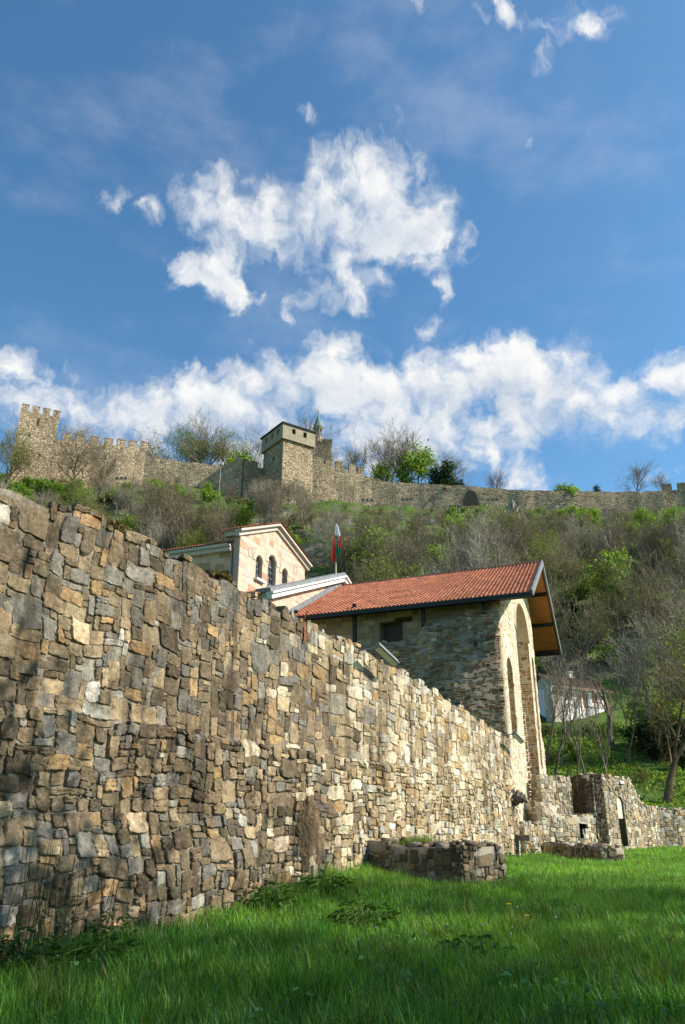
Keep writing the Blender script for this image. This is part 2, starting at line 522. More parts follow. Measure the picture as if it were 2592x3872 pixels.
PALC = {'slate': (.20, .182, .15), 'dark': (.14, .106, .066), 'brown': (.235, .175, .105), 'tan': (.36, .275, .165), 'ochre': (.37, .245, .12), 'cream': (.52, .44, .31),
        'grey': (.265, .235, .185), 'red': (.33, .17, .11), 'lgrey': (.42, .39, .325), 'brick': (.36, .16, .10)}


def pal_mix(wts, var=.16, gain=1.0):
    names = list(wts); pr = np.array([wts[k] for k in names], float); pr /= pr.sum()
    P = np.array([PALC[k] for k in names])

    def f(l, z, rng):
        i = rng.choice(len(names), len(l), p=pr)
        c = P[i] * rng.lognormal(0, var, (len(l), 1)) * (1 + rng.normal(0, .014, (len(l), 3)))
        return np.clip(c * gain, .02, .72)
    return f


def pal_grad(fa, fb, l0, l1):
    def f(l, z, rng):
        a = fa(l, z, rng); b = fb(l, z, rng)
        pick = rng.random(len(l)) < sst(l0, l1, l)
        return np.where(pick[:, None], b, a)
    return f


MORT = (.26, .225, .17)
S_UP = [(5, 3, .7), (4, 4, .6), (5, 5, .25), (2, 1, 2), (3, 1, 1), (2, 2, 4), (3, 2, 4), (1, 2, 1.5), (2, 3, 3), (3, 3, 1.6), (2, 4, 1), (4, 2, .8), (3, 4, .5), (1, 1, 1), (1, 3, .8)]
S_LO = [(4, 4, .25), (5, 3, .2), (1, 1, 1.2), (2, 1, 2.5), (2, 2, 5), (3, 2, 2.6), (1, 2, 1.5), (3, 1, 1), (2, 3, 1.6), (3, 3, .6), (4, 3, .25)]
S_SM = [(1, 1, 1), (2, 1, 5), (3, 1, 3), (2, 2, 3), (3, 2, 1), (1, 2, 1)]
S_ASH = [(3, 2, 3), (4, 2, 4), (5, 2, 2), (2, 2, 2)]


# ---------------------------------------------------------------- the long old wall
WT_L = np.array([-12, -1.2, 1.5, 4.5, 12.1, 18.8, 27.2, 30]); WT_Z = np.array([6.2, 6.15, 6.3, 6.25, 6.13, 5.78, 5.15, 5.0])
WLEN = 27.6


def wtop(l):
    return float(np.interp(l, WT_L, WT_Z)) + .05 * math.sin(l * 3.1) * math.sin(l * 1.27 + 1) + .06 * (mnoise.noise(Vector((l * 1.6, 3.3, 0))))


def ledge(l):
    return 3.08 + .05 * np.sin(l * .9) + .03 * np.sin(l * 2.7)


def wout(l, z):
    lo = 1 - sst(ledge(l) - .04, ledge(l) + .06, z)
    bul = .30 * (1 - sst(5.7, 6.15, l)) * (1 - sst(.7, 2.0, z))
    return .06 * lo + bul + .03 * np.sin(l * .5 + 1) + .025 * np.sin(l * 1.3 + z * .9)


def build_long_wall():
    root = empty('old_stone_wall', (0, 0, 0))
    tag(root, 'long weathered rubble wall of brown and tan stones running along the lawn to the church', 'stone wall')
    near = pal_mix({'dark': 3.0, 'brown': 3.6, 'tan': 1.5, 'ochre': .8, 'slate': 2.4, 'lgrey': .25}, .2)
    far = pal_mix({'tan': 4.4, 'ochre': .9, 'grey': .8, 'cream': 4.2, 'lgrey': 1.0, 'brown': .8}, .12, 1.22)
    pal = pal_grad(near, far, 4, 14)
    # mortar body
    core = MB()
    ls = np.arange(-8, WLEN + .01, .12)
    nz = 54
    pts = []
    for l in ls:
        t = wtop(l) - .13
        zz = np.linspace(-.7, t, nz)
        oo = wout(np.full(nz, l), zz) + .004 + np.array([.014 * mnoise.noise(Vector((l * 4, z * 4, 1.0))) for z in zz])
        for z, q in zip(zz, oo):
            p = W0 + WD * l + WN * q; pts.append((p[0], p[1], z))
    nl = len(ls)
    i, j = np.meshgrid(np.arange(nl - 1), np.arange(nz - 1), indexing='ij')
    a = (i * nz + j).ravel()
    core.add(pts, q=np.stack([a, a + nz, a + nz + 1, a + 1], 1), col=MORT)
    bk = []
    for k, l in enumerate(ls):
        f = pts[k * nz + nz - 1]; g = pts[k * nz]
        e = W0 + WD * l - WN * .95
        bk += [f, (e[0], e[1], f[2] - .05), (e[0], e[1], g[2]), g]
    q = []
    for k in range(nl - 1):
        for s in range(2): q.append((k * 4 + s, (k + 1) * 4 + s, (k + 1) * 4 + s + 1, k * 4 + s + 1))
    q.append((0, 1, 2, 3)); kk = (nl - 1) * 4; q.append((kk + 3, kk + 2, kk + 1, kk))
    core.add(bk, q=q, col=MORT)
    core.build('mortar_core', M['wall'], root, smooth=True)
    up = MB()
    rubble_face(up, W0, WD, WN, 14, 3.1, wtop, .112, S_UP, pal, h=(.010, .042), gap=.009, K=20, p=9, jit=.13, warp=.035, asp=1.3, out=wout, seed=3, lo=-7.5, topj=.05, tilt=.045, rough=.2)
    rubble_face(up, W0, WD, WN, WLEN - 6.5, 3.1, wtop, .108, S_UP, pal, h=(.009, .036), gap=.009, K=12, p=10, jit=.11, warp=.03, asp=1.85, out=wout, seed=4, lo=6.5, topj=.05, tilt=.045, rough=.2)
    # rough stones lying along the broken top
    rg = np.random.default_rng(9)
    rubble_face(up, W0 - WN * .45, WD, WN, 14 + WLEN - 6.5, 5.0, lambda l: wtop(l) + .05, .13, S_UP, pal, h=(.3, .42), gap=.02, K=12, p=8, jit=.14, warp=.04, seed=5, lo=-7.5, topj=.07, asp=1.4,
                keep=lambda l, z: z > np.array([wtop(t) for t in l]) - .25)
    up.build('upper_masonry', M['wall'], root, smooth=False)
    lo = MB()
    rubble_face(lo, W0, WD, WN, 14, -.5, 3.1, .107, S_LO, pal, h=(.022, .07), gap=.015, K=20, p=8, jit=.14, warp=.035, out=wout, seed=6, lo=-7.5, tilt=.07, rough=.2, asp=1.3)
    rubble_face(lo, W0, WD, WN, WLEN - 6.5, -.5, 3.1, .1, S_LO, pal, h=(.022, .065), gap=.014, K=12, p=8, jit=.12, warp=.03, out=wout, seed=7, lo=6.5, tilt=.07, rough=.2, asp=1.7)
    lo.build('lower_masonry', M['wall'], root, smooth=False)
    # moss caps on the broken top
    ms = MB()
    for l0, ln in ((1.3, .6), (4.6, .6)):
        for k in range(420):
            l = l0 + rg.normal(0, ln / 3); q = rg.uniform(-.5, .02)
            p = W0 + WD * l + WN * q
            z = wtop(l) + .02 + .1 * math.exp(-((l - l0) / ln * 2) ** 2) * rg.random()
            s = .016; a = rg.uniform(0, 6.28)
            dx, dy = math.cos(a) * s, math.sin(a) * s
            c = np.array((.15, .115, .04)) * rg.uniform(.5, 1.5)
            ms.add([(p[0] - dx, p[1] - dy, z - .04), (p[0] + dx, p[1] + dy, z - .04), (p[0] + dx * .6 + rg.normal(0, .03), p[1] + dy * .6 + rg.normal(0, .03), z + .03), (p[0] - dx * .6, p[1] - dy * .6, z + .02)], q=[(0, 1, 2, 3)], col=c)
    tag(ms.build('moss', M['leaf'], root), kind='stuff')
    # rust streak below a corroded pin in the top course
    rs = MB()
    l0 = 8.05
    for k in range(4):
        z = 6.02 - k * .12; wd = .03 + .02 * (k / 6)
        p = W0 + WD * l0 + WN * (float(wout(l0, z)) + .066)
        ww = WD * wd
        rs.box((p[0], p[1], z), (wd * 2, .012, .135), [(WD[0], WD[1], 0), (WN[0], WN[1], 0), (0, 0, 1)])
    rs.tube([(*(W0 + WD * 8.05 - WN * .05), 6.05), (*(W0 + WD * 8.05 + WN * .1), 6.35)], [.025, .02], 6, cap=True)
    rs.build('rusty_pin', M['rust'], root)
    return root


build_long_wall()


# ---------------------------------------------------------------- the church under its red roof
WX = np.array([.9213, -.3888]); GY = np.array([.3888, .9213])
CH = empty('church', (8.59, 41.7, 0), math.atan2(WX[1], WX[0]))
tag(CH, 'old stone church with red tiled roof, timber soffit and sunlit arched west front', 'church')


def arch(c, hw, z0, zs, n=14):
    """opening: width 2*hw round-headed, from z0, springing at zs"""
    p = [(c - hw, z0), (c + hw, z0)]
    for k in range(n + 1):
        t = math.pi * k / n
        p.append((c + hw * math.cos(t), zs + hw * math.sin(t)))
    return p


def west(x0):   # plane facing +x (local), a = y, b = z
    return lambda a, b, d: (x0 + d, a, b)


def south(y0):  # plane facing -y (local), a = x, b = z
    return lambda a, b, d: (a, y0 - d, b)


RE, RR = 12.86, 17.0   # eave and ridge heights
NY0, NY1 = -1.0, 15.5


def roofz(n):
    return RE + (RR - RE) * (1 - abs(n - 7.25) / 8.25)


def build_church():
    rg = np.random.default_rng(21)
    # west front with its niches
    big = arch(6.4, 2.0, 2.0, 12.2, 18)
    small = arch(1.6, .75, 5.7, 9.3, 10)
    slot = arch(9.45, .32, 4.6, 11.2, 8)
    crack = [(1.25, 10.35), (1.75, 10.2), (2.05, 10.7), (1.8, 11.3), (1.45, 11.1)]
    top = [(n, roofz(n) - .32) for n in np.linspace(10.3, 0, 18)]
    edge = [(10.3 + .18 * mnoise.noise(Vector((0, z * 1.3, 4))) + (.55 if z < 6.3 else 0) + (.5 if z < 3.2 else 0), z) for z in np.linspace(-.6, 13.4, 34)]
    lef = [(.10 * mnoise.noise(Vector((7, z * 1.4, 4))), z) for z in np.linspace(12.2, -.6, 26)]
    outer = edge + top[1:-1] + lef
    f = MB()
    f.prism(outer, [big, small, slot], .85, west(0.0), col=(.62, .53, .39))
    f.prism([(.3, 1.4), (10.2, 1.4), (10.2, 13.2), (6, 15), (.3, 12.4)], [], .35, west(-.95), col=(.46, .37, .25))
    cream = pal_mix({'cream': 8, 'tan': .9, 'lgrey': 1.2, 'brick': .12}, .07)

    def fpal(l, z, rng):
        c = cream(l, z, rng)
        band = (np.abs((z * 1.0) % 2.1 - .3) < .12) & (z > 5)
        c[band] = c[band] * .72 + np.array(PALC['brick']) * .35
        return np.clip(c * 1.22, 0, .75)
    keep = lambda l, z: inside(outer, l, z) & inside(outer, l, z + .12)
    rubble_face(f, (0, 0), (0, 1), (1, 0), 11.6, -.5, 16, .13, S_SM, fpal, h=(.003, .018), gap=.008, K=12, p=8, jit=.13, warp=.03, drop=.12, holes=[big, small, slot, crack], keep=keep, seed=31, tilt=.06)
    # stones on the far jambs of the niches, seen side on
    for yj, z0, z1, sd in ((8.4, 2.0, 12.3, 41), (2.35, 5.7, 9.3, 42)):
        rubble_face(f, (-.85, yj), (1, 0), (0, -1), .85, z0, z1, .14, S_SM, pal_mix({'tan': 3, 'cream': 2, 'ochre': 1.2, 'brick': .5, 'brown': 1}, .12), h=(.005, .02), gap=.03, K=8, seed=sd, jit=.12, warp=.02)
    # projecting brick hood round the great niche
    rim = []
    for k in range(25):
        t = math.pi * k / 24
        rim.append((6.4 + 2.28 * math.cos(t), 12.2 + 2.28 * math.sin(t)))
    for k in range(25):
        t = math.pi * (1 - k / 24)
        rim.append((6.4 + 2.0 * math.cos(t), 12.2 + 2.0 * math.sin(t)))
    f.prism(rim, [], .12, west(.06), col=(.55, .44, .31))
    f.build('west_front', M['facade'], CH, smooth=True)

    # side wall: ashlar above, rough rubble below and in front
    s = MB()
    win = [(-7.0, 10.9), (-5.6, 10.9), (-5.6, 12.15), (-5.0, 12.2), (-5.0, 12.5), (-6.0, 12.5), (-6.2, 12.3), (-7.0, 12.3)]
    s.prism([(-13, -.5), (-.86, -.5), (-.86, 13.2), (-13, 13.2)], [win], .8, south(0.0), col=(.26, .19, .115))
    s.prism([(-8, 10), (-4, 10), (-4, 13), (-8, 13)], [], .1, south(.75), col=(.10, .08, .06))
    rubble_face(s, (0, 0), (1, 0), (0, -1), 12.2, 8.0, 13.1, .19, S_ASH, pal_mix({'tan': 4, 'ochre': 1.2, 'brown': 2, 'dark': .5}, .12), h=(.006, .025), gap=.02, K=12, p=14, jit=.04, warp=.015, holes=[win], seed=51, lo=-13, tilt=.02)
    s.build('side_wall', M['ashlar'], CH)
    r = MB()

    def rtop(x):
        return float(np.interp(x, [-13, -9.5, -7.2, -7.0, -4.6, -4.2, -2.2, 0], [10.0, 10.3, 10.6, 10.95, 11.2, 11.85, 12.05, 12.2])) + .12 * mnoise.noise(Vector((x * 2.2, 0, 9)))
    xs = np.linspace(-13, 0.02, 60)
    poly = [(-13, -.5), (0.02, -.5)] + [(x, rtop(x) - .08) for x in xs[::-1]]
    r.prism(poly, [], .5, south(-.52), col=(.37, .295, .20))
    rp = pal_mix({'grey': 2, 'brown': 3.2, 'lgrey': 1.4, 'dark': .8, 'tan': 3, 'ochre': .5, 'brick': .25}, .2)

    def rpal(l, z, rng):
        c = rp(l, z, rng)
        band = (np.abs(z - 7.1) < .12) | (np.abs(z - 9.4) < .09) | (np.abs(z - 10.9) < .06)
        c[band & (l > -3.5)] = np.array(PALC['brick'])
        return c * np.array((1.14, .97, .80))
    rubble_face(r, (0, -.52), (1, 0), (0, -1), 13, 3.0, rtop, .11, [(1, 1, 2), (2, 1, 5), (3, 1, 5), (2, 2, 2), (3, 2, 2), (4, 1, 2)], rpal, h=(.006, .06), gap=.03, K=12, p=5, jit=.17, warp=.05, seed=52, lo=-13, topj=.16, tilt=.07, drop=.2, asp=1.2)
    r.build('rubble_wall', M['ruin'], CH, smooth=True)
    # steel posts
    for x in (-.75, -4.25, -8.4, -12.2):
        p = MB(); p.box((x, -.38, 12.1), (.20, .20, 2.7) if x < -5 else (.20, .20, 2.1)); p.build('post', M['dark'], CH)

    # ---- red roof: two tiled slopes over a timber deck
    def tiles(mb, o, ev, up, W, H, tw=.235, th=.36, amp=.055, seed=1, base=(.47, .168, .09)):
        rr = np.random.default_rng(seed)
        o = np.array(o, float); ev = np.array(ev, float); up = np.array(up, float)
        nn = np.cross(ev, up); nn /= np.linalg.norm(nn)
        if nn[2] < 0: nn = -nn
        nc = int(round(W / tw)); nr = int(round(H / th)); tw = W / nc; th = H / nr
        S = 7
        u = np.linspace(0, 1, S)
        prof = amp * np.where(u < .62, np.sin(np.pi * u / .62), -.35 * np.sin(np.pi * (u - .62) / .38))
        V = []; Q = []; C = []
        k = 0
        for r_ in range(nr):
            for c_ in range(nc):
                col = np.array(base) * rr.lognormal(0, .09) * (1 + rr.normal(0, .025, 3)) * (1 - .22 * max(0, mnoise.noise(Vector((c_ * .13, r_ * .22, seed)))))
                if rr.random() < .03: col = col * .65
                dz = rr.normal(0, .004)
                for vv, lift in ((0, -.03), (0, .035 + dz), (1.06, 0.0)):
                    P = o + ev * ((c_ + u[:, None]) * tw) + up * ((r_ + vv) * th) + nn * (prof[:, None] + lift)
                    V.append(P)
                C.append(np.tile(col, (3 * S, 1)))
                for g in range(2):
                    for i in range(S - 1):
                        a = k + g * S + i
                        Q.append((a, a + 1, a + S + 1, a + S))
                k += 3 * S
        mb.add(np.concatenate(V), q=Q, col=np.clip(np.concatenate(C), 0, .6))
    sl = math.hypot(8.25, RR - RE)
    upS = np.array([0, 8.25, RR - RE]) / sl; upN = np.array([0, -8.25, RR - RE]) / sl
    t = MB()
    tiles(t, (-12.45, NY0, RE + .04), (1, 0, 0), upS, 14.4, sl, seed=61)
    tiles(t, (-12.45, NY1, RE + .04), (1, 0, 0), upN, 14.4, sl, tw=.3, th=.5, seed=62)
    roof = t.build('roof', M['tile'], CH, smooth=True)
    rd = MB()
    for k in range(36):
        x0 = -12.4 + k * .4
        ring = []
        for q in range(7):
            a = math.pi * q / 6
            ring.append((.12 * math.cos(a), .11 * math.sin(a)))
        V = [(x0, 7.25 + a, RR + .02 + b) for a, b in ring] + [(x0 + .43, 7.25 + a * 1.15, RR + .035 + b * 1.15) for a, b in ring]
        rd.add(V, q=[(i, i + 1, i + 8, i + 7) for i in range(6)], col=np.array((.17, .09, .06)) * rg.uniform(.7, 1.3))
    rd.build('ridge_cap', M['tile'], roof, smooth=True)
    dk = MB()   # timber deck under both slopes
    nS = np.array([0, -(RR - RE), 8.25]) / sl; nN = np.array([0, (RR - RE), 8.25]) / sl
    for upv, nv, y0 in ((upS, nS, NY0), (upN, nN, NY1)):
        c = np.array([-5.25, y0, RE]) + upv * (sl / 2) - nv * .08
        dk.box(c, (14.2, sl - .02, .08), [(1, 0, 0), tuple(upv), tuple(nv)])
    dk.build('soffit', M['wood'], roof)
    pu = MB()   # dark purlins under the verge
    for n in (-.6, 2.4, 5.0, 7.25, 9.6, 12.4, 15.1):
        pu.box((-5.2, n, roofz(n) - .26), (14.1, .16, .2))
    pu.build('purlin', M['dark'], roof)
    fa = MB()   # metal verge boards and dark eave gutter
    for upv, nv, y0 in ((upS, nS, NY0), (upN, nN, NY1)):
        c = np.array([1.99, y0, RE]) + upv * (sl / 2 - .02) + nv * .0
        fa.box(c, (.10, sl + .06, .36), [(1, 0, 0), tuple(upv), tuple(nv)])
    fa.build('verge_board', M['metal'], roof)
    gu = MB()
    gu.box((-5.25, NY0 - .06, RE - .10), (14.3, .12, .22)); gu.build('eave_board', M['dark'], roof)
    gu = MB(); gu.box((-5.25, NY1 + .06, RE - .10), (14.3, .12, .22)); gu.build('eave_board', M['dark'], roof)

    for o in [roof] + list(roof.children):       # the west verge is not quite square to the ridge
        me = o.data; co = np.zeros(len(me.vertices) * 3); me.vertices.foreach_get('co', co); co = co.reshape(-1, 3)
        co[:, 0] -= .056 * (co[:, 1] + 1) * np.clip((co[:, 0] + 8) / 10, 0, 1)
        me.vertices.foreach_set('co', co.ravel()); me.update()

    # ---- nave behind: parapet gable with white cornice
    px = -12.5
    ap = 17.75; hw = 10.9; ez = 13.75

    def pz(n): return ap - (ap - ez) * abs(n - 7.25) / hw
    g = MB()
    g.prism([(7.25 - hw, -.4), (7.25 + hw, -.4), (7.25 + hw, ez), (7.25, ap), (7.25 - hw, ez)], [], .6, west(px), col=(.45, .35, .26))
    pinkp = pal_mix({'cream': 7, 'tan': 1.0, 'lgrey': 1.0}, .08)
    pink = lambda l, z, rng: np.clip(pinkp(l, z, rng) * np.array((1.28, .99, 1.04)), 0, .74)
    tri = [(7.25 - hw, 9), (7.25 + hw, 9), (7.25 + hw, ez - .15), (7.25, ap - .15), (7.25 - hw, ez - .15)]
    rubble_face(g, (px, 0), (0, 1), (1, 0), 2 * hw, 9.0, ap, .2, S_ASH, pink, h=(.006, .022), gap=.012, K=12, p=16, jit=.03, warp=.01, keep=lambda l, z: inside(tri, l, z + .2), seed=71, lo=7.25 - hw, tilt=.015)
    pg = g.build('parapet_gable', M['ashlar'], CH)
    for nm, mt, dz, hgt_, wx in (('cornice', 'white', -.22, .30, .34), ('cornice_lip', 'white', -.02, .12, .46), ('metal_capping', 'metal', .16, .22, 1.0)):
        c = MB()
        for sgn in (-1, 1):
            a = np.array([0, sgn * hw, -(ap - ez)]); ln = np.linalg.norm(a); a = a / ln
            nv = np.array([0, sgn * (ap - ez), hw]) / ln
            cc = np.array([px, 7.25, ap]) + a * (ln / 2) + nv * dz
            xs_ = px + (.5 - .5) if nm == 'metal_capping' else px
            c.box((xs_ + (wx / 2 if nm != 'metal_capping' else -.18), cc[1], cc[2]), (wx, ln + .1, hgt_), [(1, 0, 0), tuple(a), tuple(nv)])
        c.build(nm, M[mt], pg)
    # lead flashing where the red roof meets the gable
    fl = MB()
    for sgn in (-1, 1):
        a = np.array([0, sgn * 8.25, -(RR - RE)]) / sl
        nv = np.array([0, sgn * (RR - RE), 8.25]) / sl
        c = np.array([px + .03, 7.25, RR]) + a * (sl / 2) + nv * .14
        fl.box(c, (.12, sl, .55), [(1, 0, 0), tuple(a), tuple(nv)])
    fl.build('flashing', M['metal'], CH)
    # small tiled eave return at the left foot of the parapet gable
    ev = MB()
    tiles(ev, (-16.0, 7.25 - hw - .35, ez - .1), (1, 0, 0), (0, .94, .342), 3.3, 3.4, seed=65)
    ev.build('aisle_roof', M['tile'], CH, smooth=True)
    nb = MB()
    nb.box((-16.5, 7.0, 6.4), (7.0, 19.5, 12.8)); nb.build('nave_body', M['ashlar'], CH)

    # ---- raised gable with the triple window
    gx = -16.6; W2 = 9.8; e2 = 19.4; eR = 20.0; a2 = 21.4; ym = W2 / 2
    wins = [(2.67, .46, 16.75, 17.95), (4.53, .6, 16.6, 18.4), (6.5, .44, 16.8, 18.15)]
    holes = [arch(c, h_, z0, zs, 12) for c, h_, z0, zs in wins]
    vents = [(1.47, 18.3, .6, .66), (8.2, 19.0, .6, .66)]
    go = [(0, 12), (W2, 12), (W2, eR), (ym, a2), (0, e2)]
    gw = MB()
    gw.prism(go, holes, .5, west(gx), col=(.50, .39, .31))
    keep2 = lambda l, z: inside(go, l, z + .15)
    vh = [[(y - .3, z - .36), (y + .3, z - .36), (y + .3, z + .36), (y - .3, z + .36)] for y, z, _, _ in vents]
    rubble_face(gw, (gx, 0), (0, 1), (1, 0), W2, 12.5, a2, .225, S_ASH, pink, h=(.006, .024), gap=.014, K=12, p=16, jit=.03, warp=.008, holes=holes + vh, keep=keep2, seed=72, tilt=.015)
    # hood mouldings over the windows
    for c, h_, z0, zs in wins:
        o1 = [(c + (h_ + .42) * math.cos(math.pi * k / 12), zs + (h_ + .42) * math.sin(math.pi * k / 12)) for k in range(13)]
        i1 = [(c + (h_ + .06) * math.cos(math.pi * (1 - k / 12)), zs + (h_ + .06) * math.sin(math.pi * (1 - k / 12))) for k in range(13)]
        gw.prism(o1 + i1, [], .1, west(gx + .05), col=(.55, .45, .34))
    gw.box((gx - .9, ym, 16.6), (.8, W2 - .3, 5.4), col=(.40, .32, .25)); gw.box((gx - .55, .27, 17.0), (1.0, .5, 4.8), col=(.42, .34, .27))
    gwo = gw.build('window_gable', M['ashlar'], CH)
    for (c, h_, z0, zs), hl in zip(wins, holes):
        w = MB(); w.prism([(a, b) for a, b in hl], [], .04, west(gx - .32))
        wo = w.build('window', M['glass'], CH)
        fr = MB()
        inner = arch(c, h_ - .07, z0 + .07, zs, 12)
        fr.prism(hl, [inner], .08, west(gx - .25))
        fr.box((gx - .28, c, (z0 + zs) / 2), (.05, .05, zs - z0))
        zz = z0 + .4
        while zz < zs + .1:
            fr.box((gx - .283, c, zz), (.05, 2 * h_ - .1, .05)); zz += .42
        for q in (-1, 1): fr.box((gx - .286, c + q * h_ * .5, (z0 + zs) / 2), (.04, .04, zs - z0))
        rr_ = h_ * .5
        ringo = [(c + rr_ * math.cos(2 * math.pi * k / 16), zs + .06 + rr_ * math.sin(2 * math.pi * k / 16)) for k in range(16)]
        ringi = [(c + rr_ * .78 * math.cos(2 * math.pi * k / 16), zs + .06 + rr_ * .78 * math.sin(2 * math.pi * k / 16)) for k in range(16)]
        fr.prism(ringo, [ringi], .06, west(gx - .24))
        fr.build('window_frame', M['metal'], wo)
        am = MB(); am.prism([(c + rr_ * .7 * math.cos(2 * math.pi * k / 16), zs + .06 + rr_ * .7 * math.sin(2 * math.pi * k / 16)) for k in range(16)], [], .02, west(gx - .30))
        am.build('rose_pane', M['amber'], wo)
        si = MB(); si.box((gx + .06, c, z0 - .08), (.36, 2 * h_ + .3, .16)); si.build('sill', M['white'], wo)
    for y, z, w_, h_ in vents:
        v = MB()
        v.prism([(y - w_ / 2, z - h_ / 2), (y + w_ / 2, z - h_ / 2), (y + w_ / 2, z + h_ / 2), (y - w_ / 2, z + h_ / 2)], [[(y - w_ / 2 + .05, z - h_ / 2 + .05), (y + w_ / 2 - .05, z - h_ / 2 + .05), (y + w_ / 2 - .05, z + h_ / 2 - .05), (y - w_ / 2 + .05, z + h_ / 2 - .05)]], .08, west(gx + .03))
        for k in range(6): v.box((gx - .02, y, z - h_ / 2 + .09 + k * .088), (.03, w_ - .1, .045), [(.8, 0, -.6), (0, 1, 0), (.6, 0, .8)])
        v.build('vent', M['timber'] if False else M['cornice'], CH)
    # cornice and tiles of the raised gable
    cr = MB()
    for nm in (0, 1):
        for sgn in (-1, 1):
            dh_ = a2 - (e2 if sgn < 0 else eR)
            a = np.array([0, sgn * ym, -dh_]); ln = np.linalg.norm(a); a = a / ln
            nv = np.array([0, sgn * dh_, ym]) / ln
            L_ = ln + .55
            cc = np.array([0, ym, a2]) + a * (L_ / 2) + nv * (.02 if nm else -.2)
            wx = .5 if nm else .28
            cr.box((gx + wx / 2 - .1, cc[1], cc[2]), (wx, L_, .16 if nm else .3), [(1, 0, 0), tuple(a), tuple(nv)])
    for yy in (-.18,):
        cr.box((gx - .45, yy, e2 - .28), (.9, .36, .3)); cr.box((gx - .45, yy - .1, e2 - .06), (1.0, .5, .16))
    cr.build('gable_cornice', M['cornice'], CH)
    tr = MB()
    for y0, sg, dh_, sd in ((-.6, 1, a2 - e2, 66), (W2 + .6, -1, a2 - eR, 67)):
        dz2 = dh_ * (ym + .6) / ym; s2 = math.hypot(ym + .6, dz2)
        tiles(tr, (gx - 1.2, y0, a2 - dz2 + .16), (1, 0, 0), np.array([0, sg * (ym + .6), dz2]) / s2, 1.7, s2, tw=.24, th=.36, seed=sd, base=(.40, .135, .07))
    tr.build('gable_roof', M['tile'], CH, smooth=True)
    # lower nave wing to the left
    wg = MB()
    aw = [arch(-20.05, .5, 14.4, 16.45, 10)]
    wg.prism([(-34, 9), (gx - .55, 9), (gx - .55, 18.2), (-34, 18.2)], aw, .6, south(.0), col=(.38, .31, .26))
    rubble_face(wg, (0, 0), (1, 0), (0, -1), 17.0 - .2, 12, 18.1, .225, S_ASH, lambda l, z, r_: np.clip(pinkp(l, z, r_) * np.array((1.1, .88, .78)), 0, .7), h=(.006, .022), gap=.016, K=12, p=16, jit=.03, warp=.008, holes=aw, seed=73, lo=-34, tilt=.015)
    wgo = wg.build('nave_wall', M['ashlar'], CH)
    wc = MB(); wc.box((-25.6, -.1, 18.12), (16.9, .42, .26)); wc.box((-25.6, -.18, 18.36), (17.0, .6, .2)); wc.build('nave_cornice', M['cornice'], CH)
    wt = MB(); tiles(wt, (-34, -.55, 18.5), (1, 0, 0), (0, .93, .366), 17.0, 5.6, seed=68, base=(.40, .14, .07)); wt.build('nave_roof', M['tile'], CH, smooth=True)
    ww = MB(); ww.prism(aw[0], [], .05, south(.35)); wwo = ww.build('window', M['glass'], CH)
    f2 = MB(); f2.prism(aw[0], [arch(-20.05, .42, 14.5, 16.45, 10)], .08, south(.28)); f2.box((-20.05, .3, 15.6), (.05, .05, 2.4)); f2.build('window_frame', M['dark'], wwo)
    gt = MB(); gt.tube([(gx - .6, -.5, 18.45), (gx - .35, -.55, 18.4), (gx - .35, -.2, 18.1), (gx - .35, -.1, 14)], [.07, .07, .06, .06], 8); gt.build('gutter', M['dark'], CH)
    # iron cross on the gable
    ic = MB()
    ic.tube([(gx - .8, ym, a2 + .1), (gx - .8, ym, a2 + 2.1)], [.05, .035], 6, cap=True)
    ic.tube([(gx - .8, ym - .38, a2 + 1.55), (gx - .8, ym + .38, a2 + 1.55)], [.035, .035], 6, cap=True)
    for k in range(10):
        a = 2 * math.pi * k / 10
        ic.tube([(gx - .8, ym, a2 + .75), (gx - .8, ym + .3 * math.cos(a), a2 + .75 + .3 * math.sin(a))], [.05, .02], 5, cap=True)
    ic.build('iron_cross', M['dark'], CH)


build_church()


def build_flag():
    o = empty('flagpole', (-.47, 52.2, 16.6))
    tag(o, 'thin flagpole at the church roof ridge with a limp white, green and red flag', 'flag')
    p = MB(); p.tube([(0, 0, 0), (0, 0, 2.2), (.02, 0, 4.75)], [.06, .05, .04], 8, cap=True)
    p.box((.05, -.05, .5), (.3, .2, .35)); p.build('pole', M['cornice'], o)
    nu, nv = 14, 26
    V = []
    for j in range(nv + 1):
        v = j / nv
        wdt = .12 + .58 * (1 - math.exp(-v * 3.2)) - .22 * max(0, v - .75) * 2
        for i in range(nu + 1):
            u = i / nu - .45
            fold = .09 * math.sin(i * 1.55 + v * 2.0) * (0.35 + v)
            V.append((u * wdt * .9 + .06 * math.sin(v * 5) + .03, fold - .04, 4.7 - v * 2.75 + .05 * math.sin(i * .9)))
    mats = [M['cloth_white'], M['cloth_green'], M['cloth_red']]
    mb = MB()
    q = [[], [], []]
    for j in range(nv):
        for i in range(nu):
            v = j / nv; u = i / nu
            if v < .30: m = 0 if u > .12 else 2 if v > .24 else 0
            elif v < .62: m = 2 if u < .30 else (1 if u < .5 + (v - .3) * .5 else (0 if u < .72 - (v - .3) * .5 else 2))
            elif v < .85: m = 2 if u < .38 else 1
            else: m = 2 if u < .7 else 1
            a = j * (nu + 1) + i
            q[m].append((a, a + 1, a + nu + 2, a + nu + 1))
    mb.add(V)
    for m in range(3): mb.q.append(np.array(q[m])); mb.qm.append(np.full(len(q[m]), m))
    fo = mb.build('flag_cloth', mats, o, smooth=True)
    md = fo.modifiers.new('cloth_thickness', 'SOLIDIFY'); md.thickness = .012


build_flag()


# ---------------------------------------------------------------- ruins beside the lawn
def unit(v):
    v = np.array(v, float); return v / np.linalg.norm(v)


